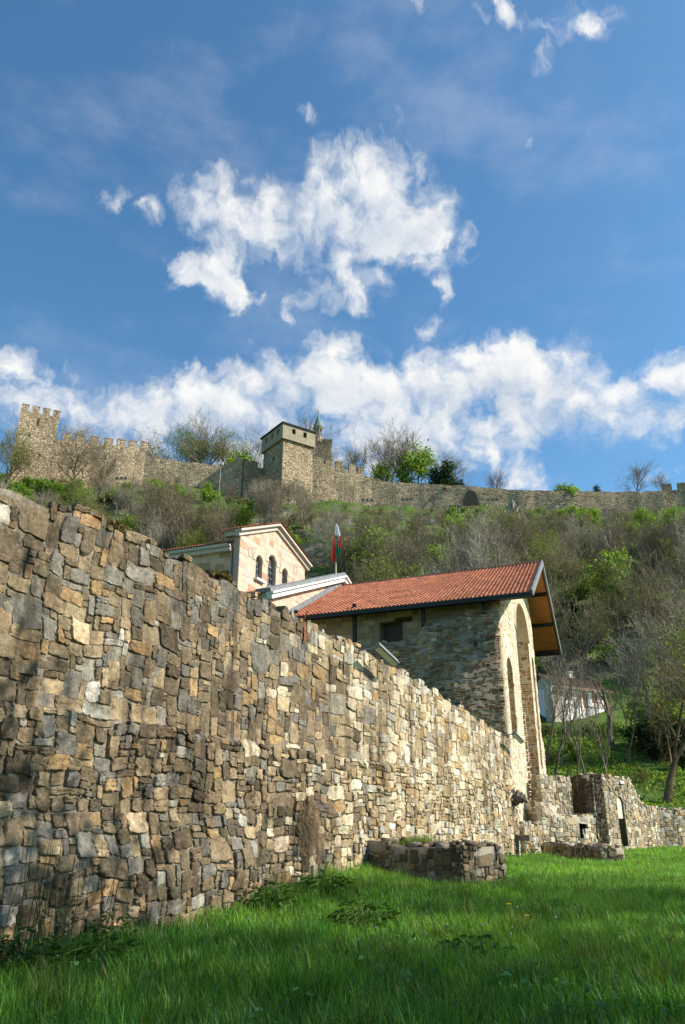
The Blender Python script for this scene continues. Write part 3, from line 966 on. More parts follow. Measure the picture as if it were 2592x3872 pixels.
def ruin_wall(mb, p0, p1, topf, thick, holes=(), pal=None, pal1=None, seed=1, zb=-.6, sizes=S_LO, cell=.12, faces='fbe12', K=8, h=(.012, .05), core=(.30, .26, .20), gap=.018):
    p0 = np.array(p0, float); p1 = np.array(p1, float)
    L = np.linalg.norm(p1 - p0); d = (p1 - p0) / L
    n = np.array([d[1], -d[0]])                      # right-hand side when walking p0 -> p1
    tf = topf if callable(topf) else (lambda l: topf)
    ls = np.linspace(0, L, max(8, int(L / .25)))
    poly = [(0, zb), (L, zb)] + [(l, tf(l) - .06) for l in ls[::-1]]
    mb.prism(poly, holes, thick, lambda a, b, dd: (p0[0] + d[0] * a + n[0] * dd, p0[1] + d[1] * a + n[1] * dd, b), col=core)
    kw = dict(cell=cell, sizes=sizes, pal=pal, h=h, gap=gap, K=12, p=7, jit=.14, warp=.04, topj=.12, asp=1.25, tilt=.08)
    if 'f' in faces: rubble_face(mb, p0, d, n, L, zb, tf, holes=holes, seed=seed, **kw)
    if 'b' in faces: rubble_face(mb, p0 - n * thick, d, -n, L, zb, tf, holes=holes, seed=seed + 1, **kw)
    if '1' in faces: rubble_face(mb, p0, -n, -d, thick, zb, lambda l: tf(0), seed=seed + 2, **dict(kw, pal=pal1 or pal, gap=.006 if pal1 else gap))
    if '2' in faces: rubble_face(mb, p1, -n, d, thick, zb, lambda l: tf(L), seed=seed + 3, **kw)
    # loose cap stones
    rg = np.random.default_rng(seed)
    for k in range(int(L * thick * 14)):
        l = rg.uniform(.05, L - .05); q = rg.uniform(.05, thick - .05); z = tf(l) - .04
        if any(inside(hp, np.array([l]), np.array([z]))[0] for hp in holes): continue
        c = p0 + d * l - n * q; s = rg.uniform(.08, .17)
        a = rg.uniform(0, 6.28); ca, sa = math.cos(a), math.sin(a)
        P = np.array([[x * s * rg.uniform(.7, 1.3), y * s * rg.uniform(.6, 1.1), zz * s * rg.uniform(.35, .8)] for x in (-1, 1) for y in (-1, 1) for zz in (-.7, 1)])
        P[:, :2] = P[:, :2] @ np.array([[ca, sa], [-sa, ca]])
        P += np.array([c[0], c[1], z])
        mb.add(P, q=[(0, 1, 3, 2), (4, 6, 7, 5), (0, 4, 5, 1), (2, 3, 7, 6), (0, 2, 6, 4), (1, 5, 7, 3)], col=pal(np.array([0.]), np.array([0.]), rg)[0])


P_RUIN = pal_mix({'cream': 2.2, 'tan': 3.2, 'grey': 2.0, 'lgrey': 1.6, 'brown': 1.6, 'ochre': .5, 'dark': .3}, .14, 1.15)
P_LOW = pal_mix({'grey': 3, 'brown': 3, 'dark': 1.6, 'tan': 2, 'lgrey': 1.0}, .18)
P_DARK_SHADE = pal_mix({'dark': 3, 'brown': 1.2}, .25, .55)  # dark mossy stone, lowered further to put shade into the colour


def jag(base, amp, s):
    return lambda l: base + amp * mnoise.noise(Vector((l * 1.1, s, 0))) + amp * .6 * mnoise.noise(Vector((l * 3.3, s, 2)))


def build_ruins():
    # wall with the small arched doorway
    d1 = unit((.69, .72)); a0 = np.array([13.9, 46.0]); L1 = 6.7
    mb = MB()
    dh = arch(3.15, .42, .25, 2.55, 10)

    def t1(l):
        return float(np.interp(l, [0, 4.3, 4.9, 5.6, 6.3, 6.7], [4.08, 4.0, 3.95, 3.1, 2.45, 2.25])) + .08 * mnoise.noise(Vector((l * 2.5, 4, 0)))
    ruin_wall(mb, a0, a0 + d1 * L1, t1, .9, holes=[dh], pal=P_RUIN, pal1=P_DARK_SHADE, seed=101)  # start face takes dark stones with painted-in shade
    n1 = np.array([d1[1], -d1[0]])
    r = empty('ruined_wall', (0, 0, 0))
    tag(r, 'ruined stone wall with a narrow arched doorway and sloping right end', 'ruined wall')
    mb.build('masonry', M['ruin'], r, smooth=True)
    ty = MB()   # blind arch filling above the door and the dark door leaf behind it
    ty.prism(arch(3.15, .41, 1.75, 2.55, 10), [], .2, lambda a, b, dd: tuple((a0 + d1 * a + n1 * (dd - .1))) + (b,), col=(.68, .60, .47))
    ty.build('blind_arch', M['facade'], r)
    dr = MB(); dr.prism([(2.74, -.3), (3.56, -.3), (3.56, 1.74), (2.74, 1.74)], [], .1, lambda a, b, dd: tuple((a0 + d1 * a + n1 * (dd - .6))) + (b,))
    dr.build('door', M['void'], r)
    sg = MB(); c = a0 + d1 * 3.55 + n1 * .09; sg.box((c[0], c[1], 3.72), (.5, .05, .14), [(d1[0], d1[1], 0), (n1[0], n1[1], 0), (0, 0, 1)]); sg.build('name_plate', M['white'], r)
    hl = MB(); c = a0 + d1 * 2.9 + n1 * .02; hl.box((c[0], c[1], 3.35), (.42, .1, .2), [(d1[0], d1[1], 0), (n1[0], n1[1], 0), (0, 0, 1)]); hl.build('putlog_hole', M['void'], r)
    # its lower continuation to the right
    mb = MB()
    b0 = a0 + d1 * (L1 + .02)
    ruin_wall(mb, b0, b0 + d1 * 1.5, jag(2.45, .1, 5), .8, pal=P_RUIN, seed=111)
    b1 = b0 + d1 * 1.52; d2 = unit((.93, .36))
    ruin_wall(mb, b1, b1 + d2 * 15, jag(2.3, .14, 6), .8, pal=P_RUIN, seed=121)
    o = mb.build('boundary_wall', M['ruin'], smooth=True)
    tag(o, 'low old stone boundary wall at the foot of the bank, right of the arched doorway', 'stone wall')
    # return with shade painted into its dark stones, and the lit cell wall behind it
    mb = MB()
    c0 = a0 + np.array([-.02, .03]) - n1 * .92
    c1 = c0 + np.array([-.25, 3.2])
    ruin_wall(mb, c1, a0 + np.array([-.05, .02]), jag(4.0, .06, 7), .7, pal=P_DARK_SHADE, seed=131, core=(.06, .05, .035))  # recess shade is in the stone and core colours
    e1 = np.array([10.75, 44.9]); e2 = np.array([12.75, 46.2])
    ruin_wall(mb, e1, e2, jag(3.9, .08, 8), .7, pal=P_RUIN, seed=141)
    o = mb.build('cell_wall', M['ruin'], smooth=True)
    tag(o, 'roofless ruined cell with a dark shaded inner wall between church front and arched doorway', 'ruined wall')
    # low front wall with stepped, tumbled left end
    mb = MB()
    f0 = np.array([10.3, 43.4]); f1 = a0 + d1 * .9 + n1 * .1

    def t2(l):
        return float(np.interp(l, [0, .8, 1.6, 2.4, 5.2], [2.6, 2.15, 1.95, 1.85, 2.0])) + .1 * mnoise.noise(Vector((l * 2, 9, 0)))
    hole = [(3.0, .75), (3.25, .75), (3.25, 1.2), (3.7, 1.25), (3.7, 1.45), (3.0, 1.5)]
    ruin_wall(mb, f0, f1, t2, 1.6, holes=[hole], pal=P_RUIN, seed=151, core=(.36, .31, .23))
    o = mb.build('front_wall', M['ruin'], smooth=True)
    tag(o, 'stepped low ruined wall with a dark socket joining the church front to the arched doorway', 'ruined wall')
    # plinth at the foot of the west front, closing the gap behind the long wall
    mb = MB()
    g0 = W0 + WD * (WLEN - .3) - WN * .25
    ruin_wall(mb, g0, np.array([8.75, 41.75]), jag(2.9, .3, 11), .9, pal=P_RUIN, seed=161, faces='f')
    ruin_wall(mb, np.array([8.9, 41.4]), np.array([10.35, 43.5]), jag(1.5, .25, 12), 1.2, pal=P_RUIN, seed=163, faces='f12')
    o = mb.build('plinth_wall', M['ruin'], smooth=True)
    tag(o, 'sunlit rubble footing under the arched west front of the church', 'ruined wall')
    # low stub by the long wall, dark side to the viewer
    mb = MB()
    s0 = np.array([.62, 21.65]); s1 = np.array([2.74, 19.55]); s2 = s1 + unit((.43, .9)) * 3.0
    z1 = float(hgt(2.7, 19.6))
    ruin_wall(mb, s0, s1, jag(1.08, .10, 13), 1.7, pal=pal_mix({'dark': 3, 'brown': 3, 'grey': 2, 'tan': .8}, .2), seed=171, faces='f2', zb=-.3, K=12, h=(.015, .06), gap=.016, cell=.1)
    o = mb.build('wall_stub', M['ruin'], smooth=True)
    tag(o, 'thick low stub of wall with grass on top sticking out from the long wall', 'wall stub')
    mb = MB()
    q0 = np.array([9.9, 42.2]); q1 = np.array([10.75, 35.4])
    q0, q1 = q0, q1
    ruin_wall(mb, q0, q1, jag(.62, .08, 15), 1.0, pal=P_LOW, seed=181, faces='f2', zb=-.3, h=(.03, .09))
    o = mb.build('foundation_wall', M['ruin'], smooth=True)
    tag(o, 'low mossy foundation wall in the grass in front of the ruined cell', 'wall stub')


build_ruins()


# wall floodlights, bracketed off the face of the long wall
def floodlight(l, z, label, far=False):
    p = W0 + WD * l + WN * float(wout(l, z))
    o = empty('floodlight', (p[0], p[1], z), math.atan2(WD[1], WD[0]))       # local x along wall, -y away from wall
    tag(o, label, 'floodlight', 'floodlights on the long wall')
    b = MB(); b.tube([(0, .1, 0), (0, -.55, .05)], [.022, .022], 8, cap=True); b.build('bracket', M['metal'], o); b = MB(); b.tube([(.5, .1, -.25), (.75, -.5, -.02)], [.015, .015], 8, cap=True); b.build('bracket', M['metal'], o)
    h = MB(); c, s_ = math.cos(-.18), math.sin(-.18)
    ax = [(c, 0, s_), (-s_ * .0, .9, -.43), (-s_, .43, .9)]
    h.box((.62, -.58, -.06), (1.45, .2, .07), ax); h.box((.62, -.6, .0), (1.35, .11, .09), ax)
    h.build('lamp_housing', M['metal'], o)
    g = MB(); g.box((.62, -.57, -.105), (1.35, .15, .02), ax); g.build('lamp_glass', M['white'], o)
    cb = MB(); cb.tube([(.45, .02, -.1), (.5, -.1, -.3), (.4, -.02, -.42), (.35, .05, -.5)], [.012] * 4, 6); cb.build('cable', M['dark'], o)


floodlight(11.2, 5.96, 'long grey floodlight bar bracketed near the top of the sunlit wall')
floodlight(26.0, 5.02, 'grey floodlight at the far end of the long wall beside the church front')

# one dark stone jutting from the far end of the wall
def jut():
    mb = MB()
    l, z = 26.9, 2.55
    for k in range(5):
        p = W0 + WD * (l + .05 * k) + WN * (float(wout(l, z)) + .12 * k)
        rr = [.34, .36, .33, .27, .12][k]
        mb.tube([(p[0], p[1], z - .01 * k), tuple((W0 + WD * (l + .05 * k + .05) + WN * (float(wout(l, z)) + .12 * (k + 1)))) + (z - .06 * k,)], [rr, [.36, .33, .27, .12, .02][k]], 9, col=(.12, .10, .08))
    o = mb.build('jutting_stone', M['ruin'], smooth=False)
    tag(o, 'dark rounded stone jutting out at the far end of the long wall', 'stone')
    mb = MB(); p = W0 + WD * 27.2 + WN * .25
    mb.box((p[0], p[1], .95), (.9, .6, .22), [(WN[0], WN[1], 0), (-WN[1], WN[0], 0), (0, 0, 1)], col=(.2, .17, .14)); mb.box((p[0] - .3, p[1], .5), (.3, .5, .9), col=(.12, .1, .08))
    o = mb.build('stone_lintel', M['ruin']); tag(o, 'dark stone slab on a block low at the far end of the long wall', 'stone')


jut()


# ---------------------------------------------------------------- fortress on the hill
def curtain(name, pts, thick, label, merlons=(), mh=1.25, group=None, jagged=.25, zdown=16, crease=None):
    """wall along pts (x, y, top); merlons = list of (t0, t1) in metres along the run"""
    root = empty(name, (0, 0, 0)); tag(root, label, 'fortress wall', group)
    P = np.array(pts, float)
    seg = np.linalg.norm(np.diff(P[:, :2], axis=0), axis=1); acc = np.concatenate([[0], np.cumsum(seg)])

    def at(t):
        return np.array([np.interp(t, acc, P[:, k]) for k in range(3)])
    mb = MB()
    ts = np.arange(0, acc[-1] + .01, .5)
    V = []
    for t in ts:
        p = at(t); q = at(min(t + .3, acc[-1])) - at(max(t - .3, 0)); d = q[:2] / np.linalg.norm(q[:2]); n = np.array([d[1], -d[0]])
        z = p[2] + jagged * mnoise.noise(Vector((t * .55, P[0, 0], 0))) + jagged * .6 * mnoise.noise(Vector((t * 1.9, P[0, 1], 3)))
        o = .25 * mnoise.noise(Vector((t * .2, 1, 0)))
        f = p[:2] + n * (.0 + o); b = p[:2] - n * thick
        zb = z - zdown
        zm = [zb, z - zdown * .5, z - 1, z]
        V += [(f[0] + n[0] * .05 * (3 - k), f[1] + n[1] * .05 * (3 - k), zz) for k, zz in enumerate(zm)] + [(b[0], b[1], z - .05), (b[0], b[1], zb)]
    nn = len(ts); q = []
    for i in range(nn - 1):
        for k in range(5): q.append((i * 6 + k, (i + 1) * 6 + k, (i + 1) * 6 + k + 1, i * 6 + k + 1))
    q += [(0, 1, 2, 3), (0, 3, 4, 5)]; e = (nn - 1) * 6; q += [(e + 3, e + 2, e + 1, e), (e + 5, e + 4, e + 3, e)]
    mb.add(V, q=q)
    mb.build('curtain_wall', M['castle'], root)
    for t0, t1 in merlons:
        c = at((t0 + t1) / 2); dd = at(t1) - at(t0); d = dd[:2] / np.linalg.norm(dd[:2]); n = np.array([d[1], -d[0]])
        m = MB(); m.box((c[0] - n[0] * .42, c[1] - n[1] * .42, c[2] + mh / 2 - .3), (t1 - t0, .85, mh + .6), [(d[0], d[1], 0), (n[0], n[1], 0), (0, 0, 1)])
        m.box((c[0] - n[0] * .42, c[1] - n[1] * .42, c[2] + mh + .06), (t1 - t0 + .08, .95, .14), [(d[0], d[1], 0), (n[0], n[1], 0), (0, 0, 1)])
        m.build('merlon', M['castle'], root)
    return root


def build_fortress():
    curtain('fortress_wall', [(-7.0, 146.8, 70.7), (-4.4, 147.2, 70.6), (0.9, 148.5, 70.0), (4.0, 149.5, 69.6), (4.6, 149.6, 69.0), (6.1, 150, 68.9), (8.2, 150, 68.0), (16, 150.4, 67.6), (27.1, 150.2, 66.9),
                              (34.5, 150.3, 66.2), (38.0, 150, 65.9), (47, 150, 65.7), (57, 150.6, 65.8), (65, 150.4, 65.8), (71, 150, 66.1), (85, 149, 66.6), (110, 147, 67)], 1.6,
            'long rubble fortress wall with a dark arched hole, crossing the hilltop right of the square tower',
            merlons=[(1.0, 3.1), (3.6, 5.0), (5.7, 7.3), (8.6, 10.0), (10.6, 11.9), (74.6, 76.4), (77.8, 80.2), (82, 84)], mh=1.35)
    # dark arched hole in the long wall
    hb = MB()
    pts = [(-1.75, 0), (1.75, 0), (1.5, 1.6), (1.0, 2.75), (.45, 3.25), (-.55, 3.3), (-1.15, 2.4)]
    hb.prism([(a + 26.6, b + 62.3) for a, b in pts], [], .35, lambda a, b, d: (a, 149.75 - d - .45, b), m=0)
    o = hb.build('wall_opening', M['void'], bpy.data.objects['fortress_wall'])
    curtain('battlement_wall', [(-55.2, 135.2, 70.2), (-39.3, 142, 71.6)], 1.6, 'battlemented fortress wall stepping right from the corner tower', jagged=.08,
            merlons=[(1.0, 2.6), (3.6, 4.9), (6.2, 7.6), (8.8, 10.4), (11.2, 12.8), (13.5, 15.0), (15.9, 17.2)], mh=1.35)
    curtain('broken_wall', [(-40.2, 141.85, 70.2), (-37, 142.4, 69.6), (-27, 144, 69.0), (-23.6, 144.5, 69.2), (-22.0, 144.8, 70.4), (-20.2, 145.1, 70.7)], 1.6, 'broken middle stretch of fortress wall without battlements, below the pale green trees', jagged=.3,
            merlons=[(18.6, 19.4)], mh=.9)
    curtain('link_wall', [(-20.15, 145.3, 69.6), (-18.3, 147.8, 70.2), (-16.2, 149.2, 70.4)], 1.3, 'short shaded fortress wall tucked against the left of the square tower', merlons=[(.2, 1.6), (2.5, 3.9)], mh=1.1, jagged=.05)

    # corner tower with battlements
    t = empty('corner_tower', (0, 0, 0)); tag(t, 'tall battlemented corner tower at the left end of the fortress', 'tower')
    c0 = np.array([-61.2, 131.0]); d = unit((6.3, 3.0)); w = 7.0; nb = np.array([-d[1], d[0]])
    b = MB()
    zt = 74.4
    bt = [c0 - d * .35 - nb * .0, c0 + d * (w + .3), c0 + d * (w + .3) + nb * 6.5, c0 - d * .35 + nb * 6.5]
    tp = [c0, c0 + d * w, c0 + d * w + nb * 6.2, c0 + nb * 6.2]
    V = [(p[0], p[1], 50) for p in bt] + [(p[0], p[1], zt) for p in tp]
    b.add(V, q=[(0, 1, 5, 4), (1, 2, 6, 5), (2, 3, 7, 6), (3, 0, 4, 7), (4, 5, 6, 7)])
    b.build('tower_body', M['castle'], t)
    for k in range(4):
        s = .1 + k * 1.9
        for off in (0.45, 5.75):
            p = c0 + d * (s + .65) + nb * off
            m = MB(); m.box((p[0], p[1], zt + .5), (1.2, .8, 1.6), [(d[0], d[1], 0), (nb[0], nb[1], 0), (0, 0, 1)]); m.box((p[0], p[1], zt + 1.37), (1.3, .9, .14), [(d[0], d[1], 0), (nb[0], nb[1], 0), (0, 0, 1)])
            m.build('merlon', M['castle'], t)
    for k in range(1, 3):
        for off in (.42, w - .42):
            p = c0 + d * off + nb * (.5 + k * 1.8)
            m = MB(); m.box((p[0], p[1], zt + .5), (.78, 1.1, 1.6), [(d[0], d[1], 0), (nb[0], nb[1], 0), (0, 0, 1)]); m.build('merlon', M['castle'], t)
    for s, z, hh in ((3.4, 72.5, 1.5), (2.2, 69.4, .5), (4.6, 65.8, .5)):
        p = c0 + d * s - nb * .0
        m = MB(); m.box((p[0], p[1], z), (.35, .12, hh), [(d[0], d[1], 0), (nb[0], nb[1], 0), (0, 0, 1)]); m.build('arrow_slit', M['void'], t)

    # square gallery tower
    t = empty('gallery_tower', (0, 0, 0)); tag(t, 'square stone tower with overhanging plastered gallery and small windows, mid fortress', 'tower')
    m0 = np.array([-12.0, 142.0]); dr = unit((.82, .57)); dl = np.array([-dr[1], dr[0]]); wr, wl = 7.0, 8.0
    b = MB(); V = []
    for z, e in ((48, .45), (73.9, 0)):
        for a_, c_ in ((-e, -e), (wr + e, -e), (wr + e, wl + e), (-e, wl + e)):
            p = m0 + dr * a_ + dl * c_; V.append((p[0], p[1], z))
    b.add(V, q=[(0, 1, 5, 4), (1, 2, 6, 5), (2, 3, 7, 6), (3, 0, 4, 7), (4, 5, 6, 7)])
    b.build('tower_body', M['castle'], t)
    g = MB(); ov = .42; z0, z1 = 73.9, 77.1
    fr_r = lambda a, bb, dd: tuple(m0 + dr * a + dl * (-ov - dd)) + (bb,)
    fr_l = lambda a, bb, dd: tuple(m0 + dl * a + dr * (-ov - dd)) + (bb,)
    wr_h = [[(c - .42, 75.3), (c + .42, 75.3), (c + .42, 76.5), (c - .42, 76.5)] for c in (2.2, 4.9)]
    wl_h = [[(c - .42, 75.3), (c + .42, 75.3), (c + .42, 76.5), (c - .42, 76.5)] for c in (1.6, 4.0, 6.4)]
    g.prism([(-ov, z0), (wr + ov, z0), (wr + ov, z1), (-ov, z1)], wr_h, .5, fr_r)
    g.prism([(-ov + .503, z0), (wl + ov, z0), (wl + ov, z1), (-ov + .503, z1)], wl_h, .5, fr_l)
    p = m0 + dr * (wr + ov - .25) + dl * (wl / 2 + .25); g.box((p[0], p[1], (z0 + z1) / 2), (.5, wl + .3, z1 - z0), [(dr[0], dr[1], 0), (dl[0], dl[1], 0), (0, 0, 1)])
    p = m0 + dr * (wr / 2) + dl * (wl / 2); g.box((p[0], p[1], z0 + .05), (wr + 2 * ov - .1, wl + 2 * ov - .1, .2), [(dr[0], dr[1], 0), (dl[0], dl[1], 0), (0, 0, 1)])
    g.build('gallery', M['gallery'], t)
    ld = MB(); p = m0 + dr * (wr / 2) + dl * (wl / 2)
    ld.box((p[0], p[1], z0 - .06), (wr + 2 * ov + .16, wl + 2 * ov + .16, .2), [(dr[0], dr[1], 0), (dl[0], dl[1], 0), (0, 0, 1)]); ld.build('stone_band', M['gallery'], t)
    iv = MB(); iv.box((p[0], p[1], (z0 + z1) / 2), (wr - .5, wl - .5, z1 - z0 - .3), [(dr[0], dr[1], 0), (dl[0], dl[1], 0), (0, 0, 1)]); iv.build('inner_chamber', M['void'], t)
    rf = MB()
    V = []
    for z, e in ((z1, ov + .3), (z1 + .22, ov + .34), (z1 + .95, -2.6)):
        for a_, c_ in ((-e, -e), (wr + e, -e), (wr + e, wl + e), (-e, wl + e)):
            q = m0 + dr * a_ + dl * c_; V.append((q[0], q[1], z))
    rf.add(V, q=[(3, 2, 1, 0)] + [(4 * k + i, 4 * k + (i + 1) % 4, 4 * k + 4 + (i + 1) % 4, 4 * k + 4 + i) for k in range(2) for i in range(4)] + [(8, 9, 10, 11)])
    rf.build('roof', M['dark'], t)
    for s, z in ((3.6, 70.8),):
        q = m0 + dl * s - dr * .05; dd_ = MB(); dd_.box((q[0], q[1], z), (.2, .5, .9), [(dr[0], dr[1], 0), (dl[0], dl[1], 0), (0, 0, 1)]); dd_.build('window', M['void'], t)
    q = m0 + dl * 3.2 - dr * .35; dd_ = MB(); dd_.box((q[0], q[1], 64.6), (.3, 1.2, 2.6), [(dr[0], dr[1], 0), (dl[0], dl[1], 0), (0, 0, 1)]); dd_.build('doorway', M['void'], t)

    # cathedral bell tower beyond
    t = empty('bell_tower', (-6.3, 190, 70)); tag(t, 'distant stone bell tower with small lantern, green conical spire and cross', 'bell tower')
    b = MB(); b.box((1.1, 1.5, 13.5), (4.4, 4.2, 28)); b.box((1.1, 1.5, 27.6), (4.7, 4.5, .35)); b.build('tower_body', M['castle'], t)
    ln = MB()
    for k in range(8):
        a = 2 * math.pi * (k + .5) / 8
        ln.tube([(-.4 + 1.05 * math.cos(a), 1.05 * math.sin(a), 27.6), (-.4 + 1.05 * math.cos(a), 1.05 * math.sin(a), 31.3)], [.2, .2], 6)
    ln.tube([(-.4, 0, 27.0), (-.4, 0, 28.6)], [1.25, 1.25], 12, cap=True); ln.tube([(-.4, 0, 30.9), (-.4, 0, 31.5)], [1.3, 1.4], 12, cap=True); ln.tube([(-.4, 0, 28), (-.4, 0, 31)], [.6, .6], 8)
    ln.build('lantern', M['gallery'], t)
    sp = MB(); sp.tube([(-.4, 0, 31.4), (-.4, 0, 32.4), (-.4, 0, 35.6)], [1.55, 1.1, .06], 10, cap=True); sp.build('spire', M['copper'], t)
    cx = MB(); cx.tube([(-.4, 0, 35.5), (-.4, 0, 37.4)], [.07, .05], 5, cap=True); cx.tube([(-.95, 0, 36.7), (.15, 0, 36.7)], [.06, .06], 5, cap=True); cx.build('cross', M['dark'], t)


build_fortress()


# ---------------------------------------------------------------- hillside fittings
def bank_light(x, y, label):
    z = float(hgt(x, y))
    o = empty('slope_floodlight', (x, y, z), 0); tag(o, label, 'floodlight', 'floodlights on the fortress slope')
    s = MB()
    for k in (-.9, .9): s.tube([(k, 0, -.4), (k, 0, 1.3)], [.05, .05], 6, cap=True)
    s.tube([(-1.2, 0, 1.3), (1.2, 0, 1.3)], [.05, .05], 6, cap=True); s.build('stand', M['metal'], o)
    for k in (-.85, 0, .85):
        b = MB(); b.box((k, -.1, 1.6), (.62, .35, .45), [(1, 0, 0), (0, .9, .43), (0, -.43, .9)]); b.build('lamp', M['metal'], o)


for x, y, lb in ((22.8, 147.3, 'grey floodlights on a stand below the arched hole in the fortress wall'), (30.6, 147.2, 'grey floodlights just right of the arched hole in the fortress wall'),
                 (5.0, 146.5, 'grey floodlights on the slope under the lowest battlement step'), (13.2, 147, 'grey floodlights below the middle of the long fortress wall'),
                 (30.5, 132, 'grey floodlights halfway up the slope by pale rocks'), (54, 147.5, 'grey floodlights below the right part of the fortress wall'),
                 (-43.0, 139.0, 'grey floodlights below the battlemented wall left of the middle')):
    bank_light(x, y, lb)

lp = empty('lamp_post', (-23.7, 138, float(hgt(-23.7, 138)))); tag(lp, 'slender grey lamp post on the slope left of the square tower', 'lamp post')
_b = MB(); _b.tube([(0, 0, -.3), (0, 0, 8.2)], [.09, .06], 8, cap=True); _b.build('pole', M['metal'], lp)
for _k in (-.3, .3):
    _b = MB(); _b.box((_k, -.15, 8.0), (.42, .4, .55)); _b.build('lamp_head', M['white'], lp)


def build_house():
    h = empty('white_house', (26.3, 86.8, 13.0), R(34)); h.scale = (.86, .86, .86); tag(h, 'small white house with brown tiled roof on the bank behind the ruins', 'house')
    w = MB()
    wh = [[(c - .45, .9), (c + .45, .9), (c + .45, 2.0), (c - .45, 2.0)] for c in (-2.6, 2.2)]
    dh = [(-.1, .05), (.9, .05), (.9, 2.1), (-.1, 2.1)]
    w.prism([(-4.1, -2), (4.1, -2), (4.1, 2.5), (-4.1, 2.5)], wh + [dh], .3, south(0.0))
    w.box((-3.95, 2.8, .25), (.3, 5.0, 4.5)); w.box((3.95, 2.8, .25), (.3, 5.0, 4.5)); w.box((0, 5.2, .25), (7.6, .3, 4.5))
    w.build('wall', M['limewash'], h)
    p2 = MB(); p2.box((-5.0, .6, .2), (1.7, 1.2, 4.4)); p2.build('side_annex', M['cornice'], h)
    for c in (-2.6, 2.2):
        g = MB(); g.box((c, .25, 1.45), (.9, .05, 1.1)); go = g.build('window', M['glass'], h)
        f = MB(); f.prism([(c - .5, .84), (c + .5, .84), (c + .5, 2.06), (c - .5, 2.06)], [[(c - .4, .95), (c + .4, .95), (c + .4, 1.95), (c - .4, 1.95)]], .1, south(-.03)); f.box((c, .1, 1.45), (.06, .06, 1.0)); f.build('window_frame', M['timber'], go)
    d = MB(); d.box((.4, .2, 1.05), (1.0, .08, 2.1)); d.build('door', M['timber'], h)
    for x in (-1.2, .0 - .35, 1.35, 3.3):
        q = MB(); q.box((x, -.55, .6), (.12, .12, 3.6)); q.build('porch_post', M['timber'], h)
    for x, ww in ((-2.3, 1.6), (1.2 + .9, 1.5)):
        rl = MB()
        for k in range(7): rl.box((x - ww / 2 + k * ww / 6, -.55, .45), (.06, .06, .9))
        rl.box((x, -.55, .92), (ww + .1, .1, .08)); rl.build('railing', M['timber'], h)
    r = MB(); rr = np.random.default_rng(5)
    for sgn, y0 in ((1, -.75), (-1, 6.05)):
        H = 3.4; nr = 14; nc = 40
        for a in range(nr):
            for b in range(nc):
                x0 = -5.0 + b * .25; x1 = x0 + .24
                ya = y0 + sgn * a / nr * H; yb = y0 + sgn * (a + 1.06) / nr * H
                za = 2.35 + a / nr * 1.9; zb = 2.35 + (a + 1.06) / nr * 1.9
                c = np.array((.17, .12, .095)) * rr.lognormal(0, .25)
                r.add([(x0, ya, za + .07), ((x0 + x1) / 2, ya, za + .13), (x1, ya, za + .07), (x0, yb, zb), ((x0 + x1) / 2, yb, zb + .06), (x1, yb, zb)], q=[(0, 1, 4, 3), (1, 2, 5, 4)], col=c)
    r.add([(-4.1, 0, 2.4), (-4.1, 5.3, 2.4), (-4.1, 2.65, 4.1), (4.1, 0, 2.4), (4.1, 5.3, 2.4), (4.1, 2.65, 4.1)], t=[(0, 1, 2), (3, 5, 4)], col=(.5, .48, .45))
    ro = r.build('roof', M['oldtile'], h)
    ch = MB(); ch.box((1.3, 2.9, 4.5), (.6, .6, 1.1)); ch.box((1.3, 2.9, 5.1), (.75, .75, .14)); ch.build('chimney', M['white'], ro)
    fb = MB(); fb.box((0, -.78, 2.34), (10, .08, .16)); fb.build('eave_board', M['timber'], ro)
    fe = empty('picket_fence', (33.5, 82, float(hgt(33.5, 82))), 0); tag(fe, 'dark wooden picket fence on the bank right of the white house', 'fence')
    f = MB()
    for k in range(24):
        x = -3.5 + k * .3; z = float(hgt(33.5 + x, 82)) - float(hgt(33.5, 82)); f.box((x, 0, z + .5), (.12, .04, 1.3))
    f.build('picket', M['timber'], fe)
    f = MB(); f.box((0, .05, .75), (7.2, .05, .1)); f.box((0, .05, .3), (7.2, .05, .1)); f.build('rail', M['timber'], fe)


build_house()


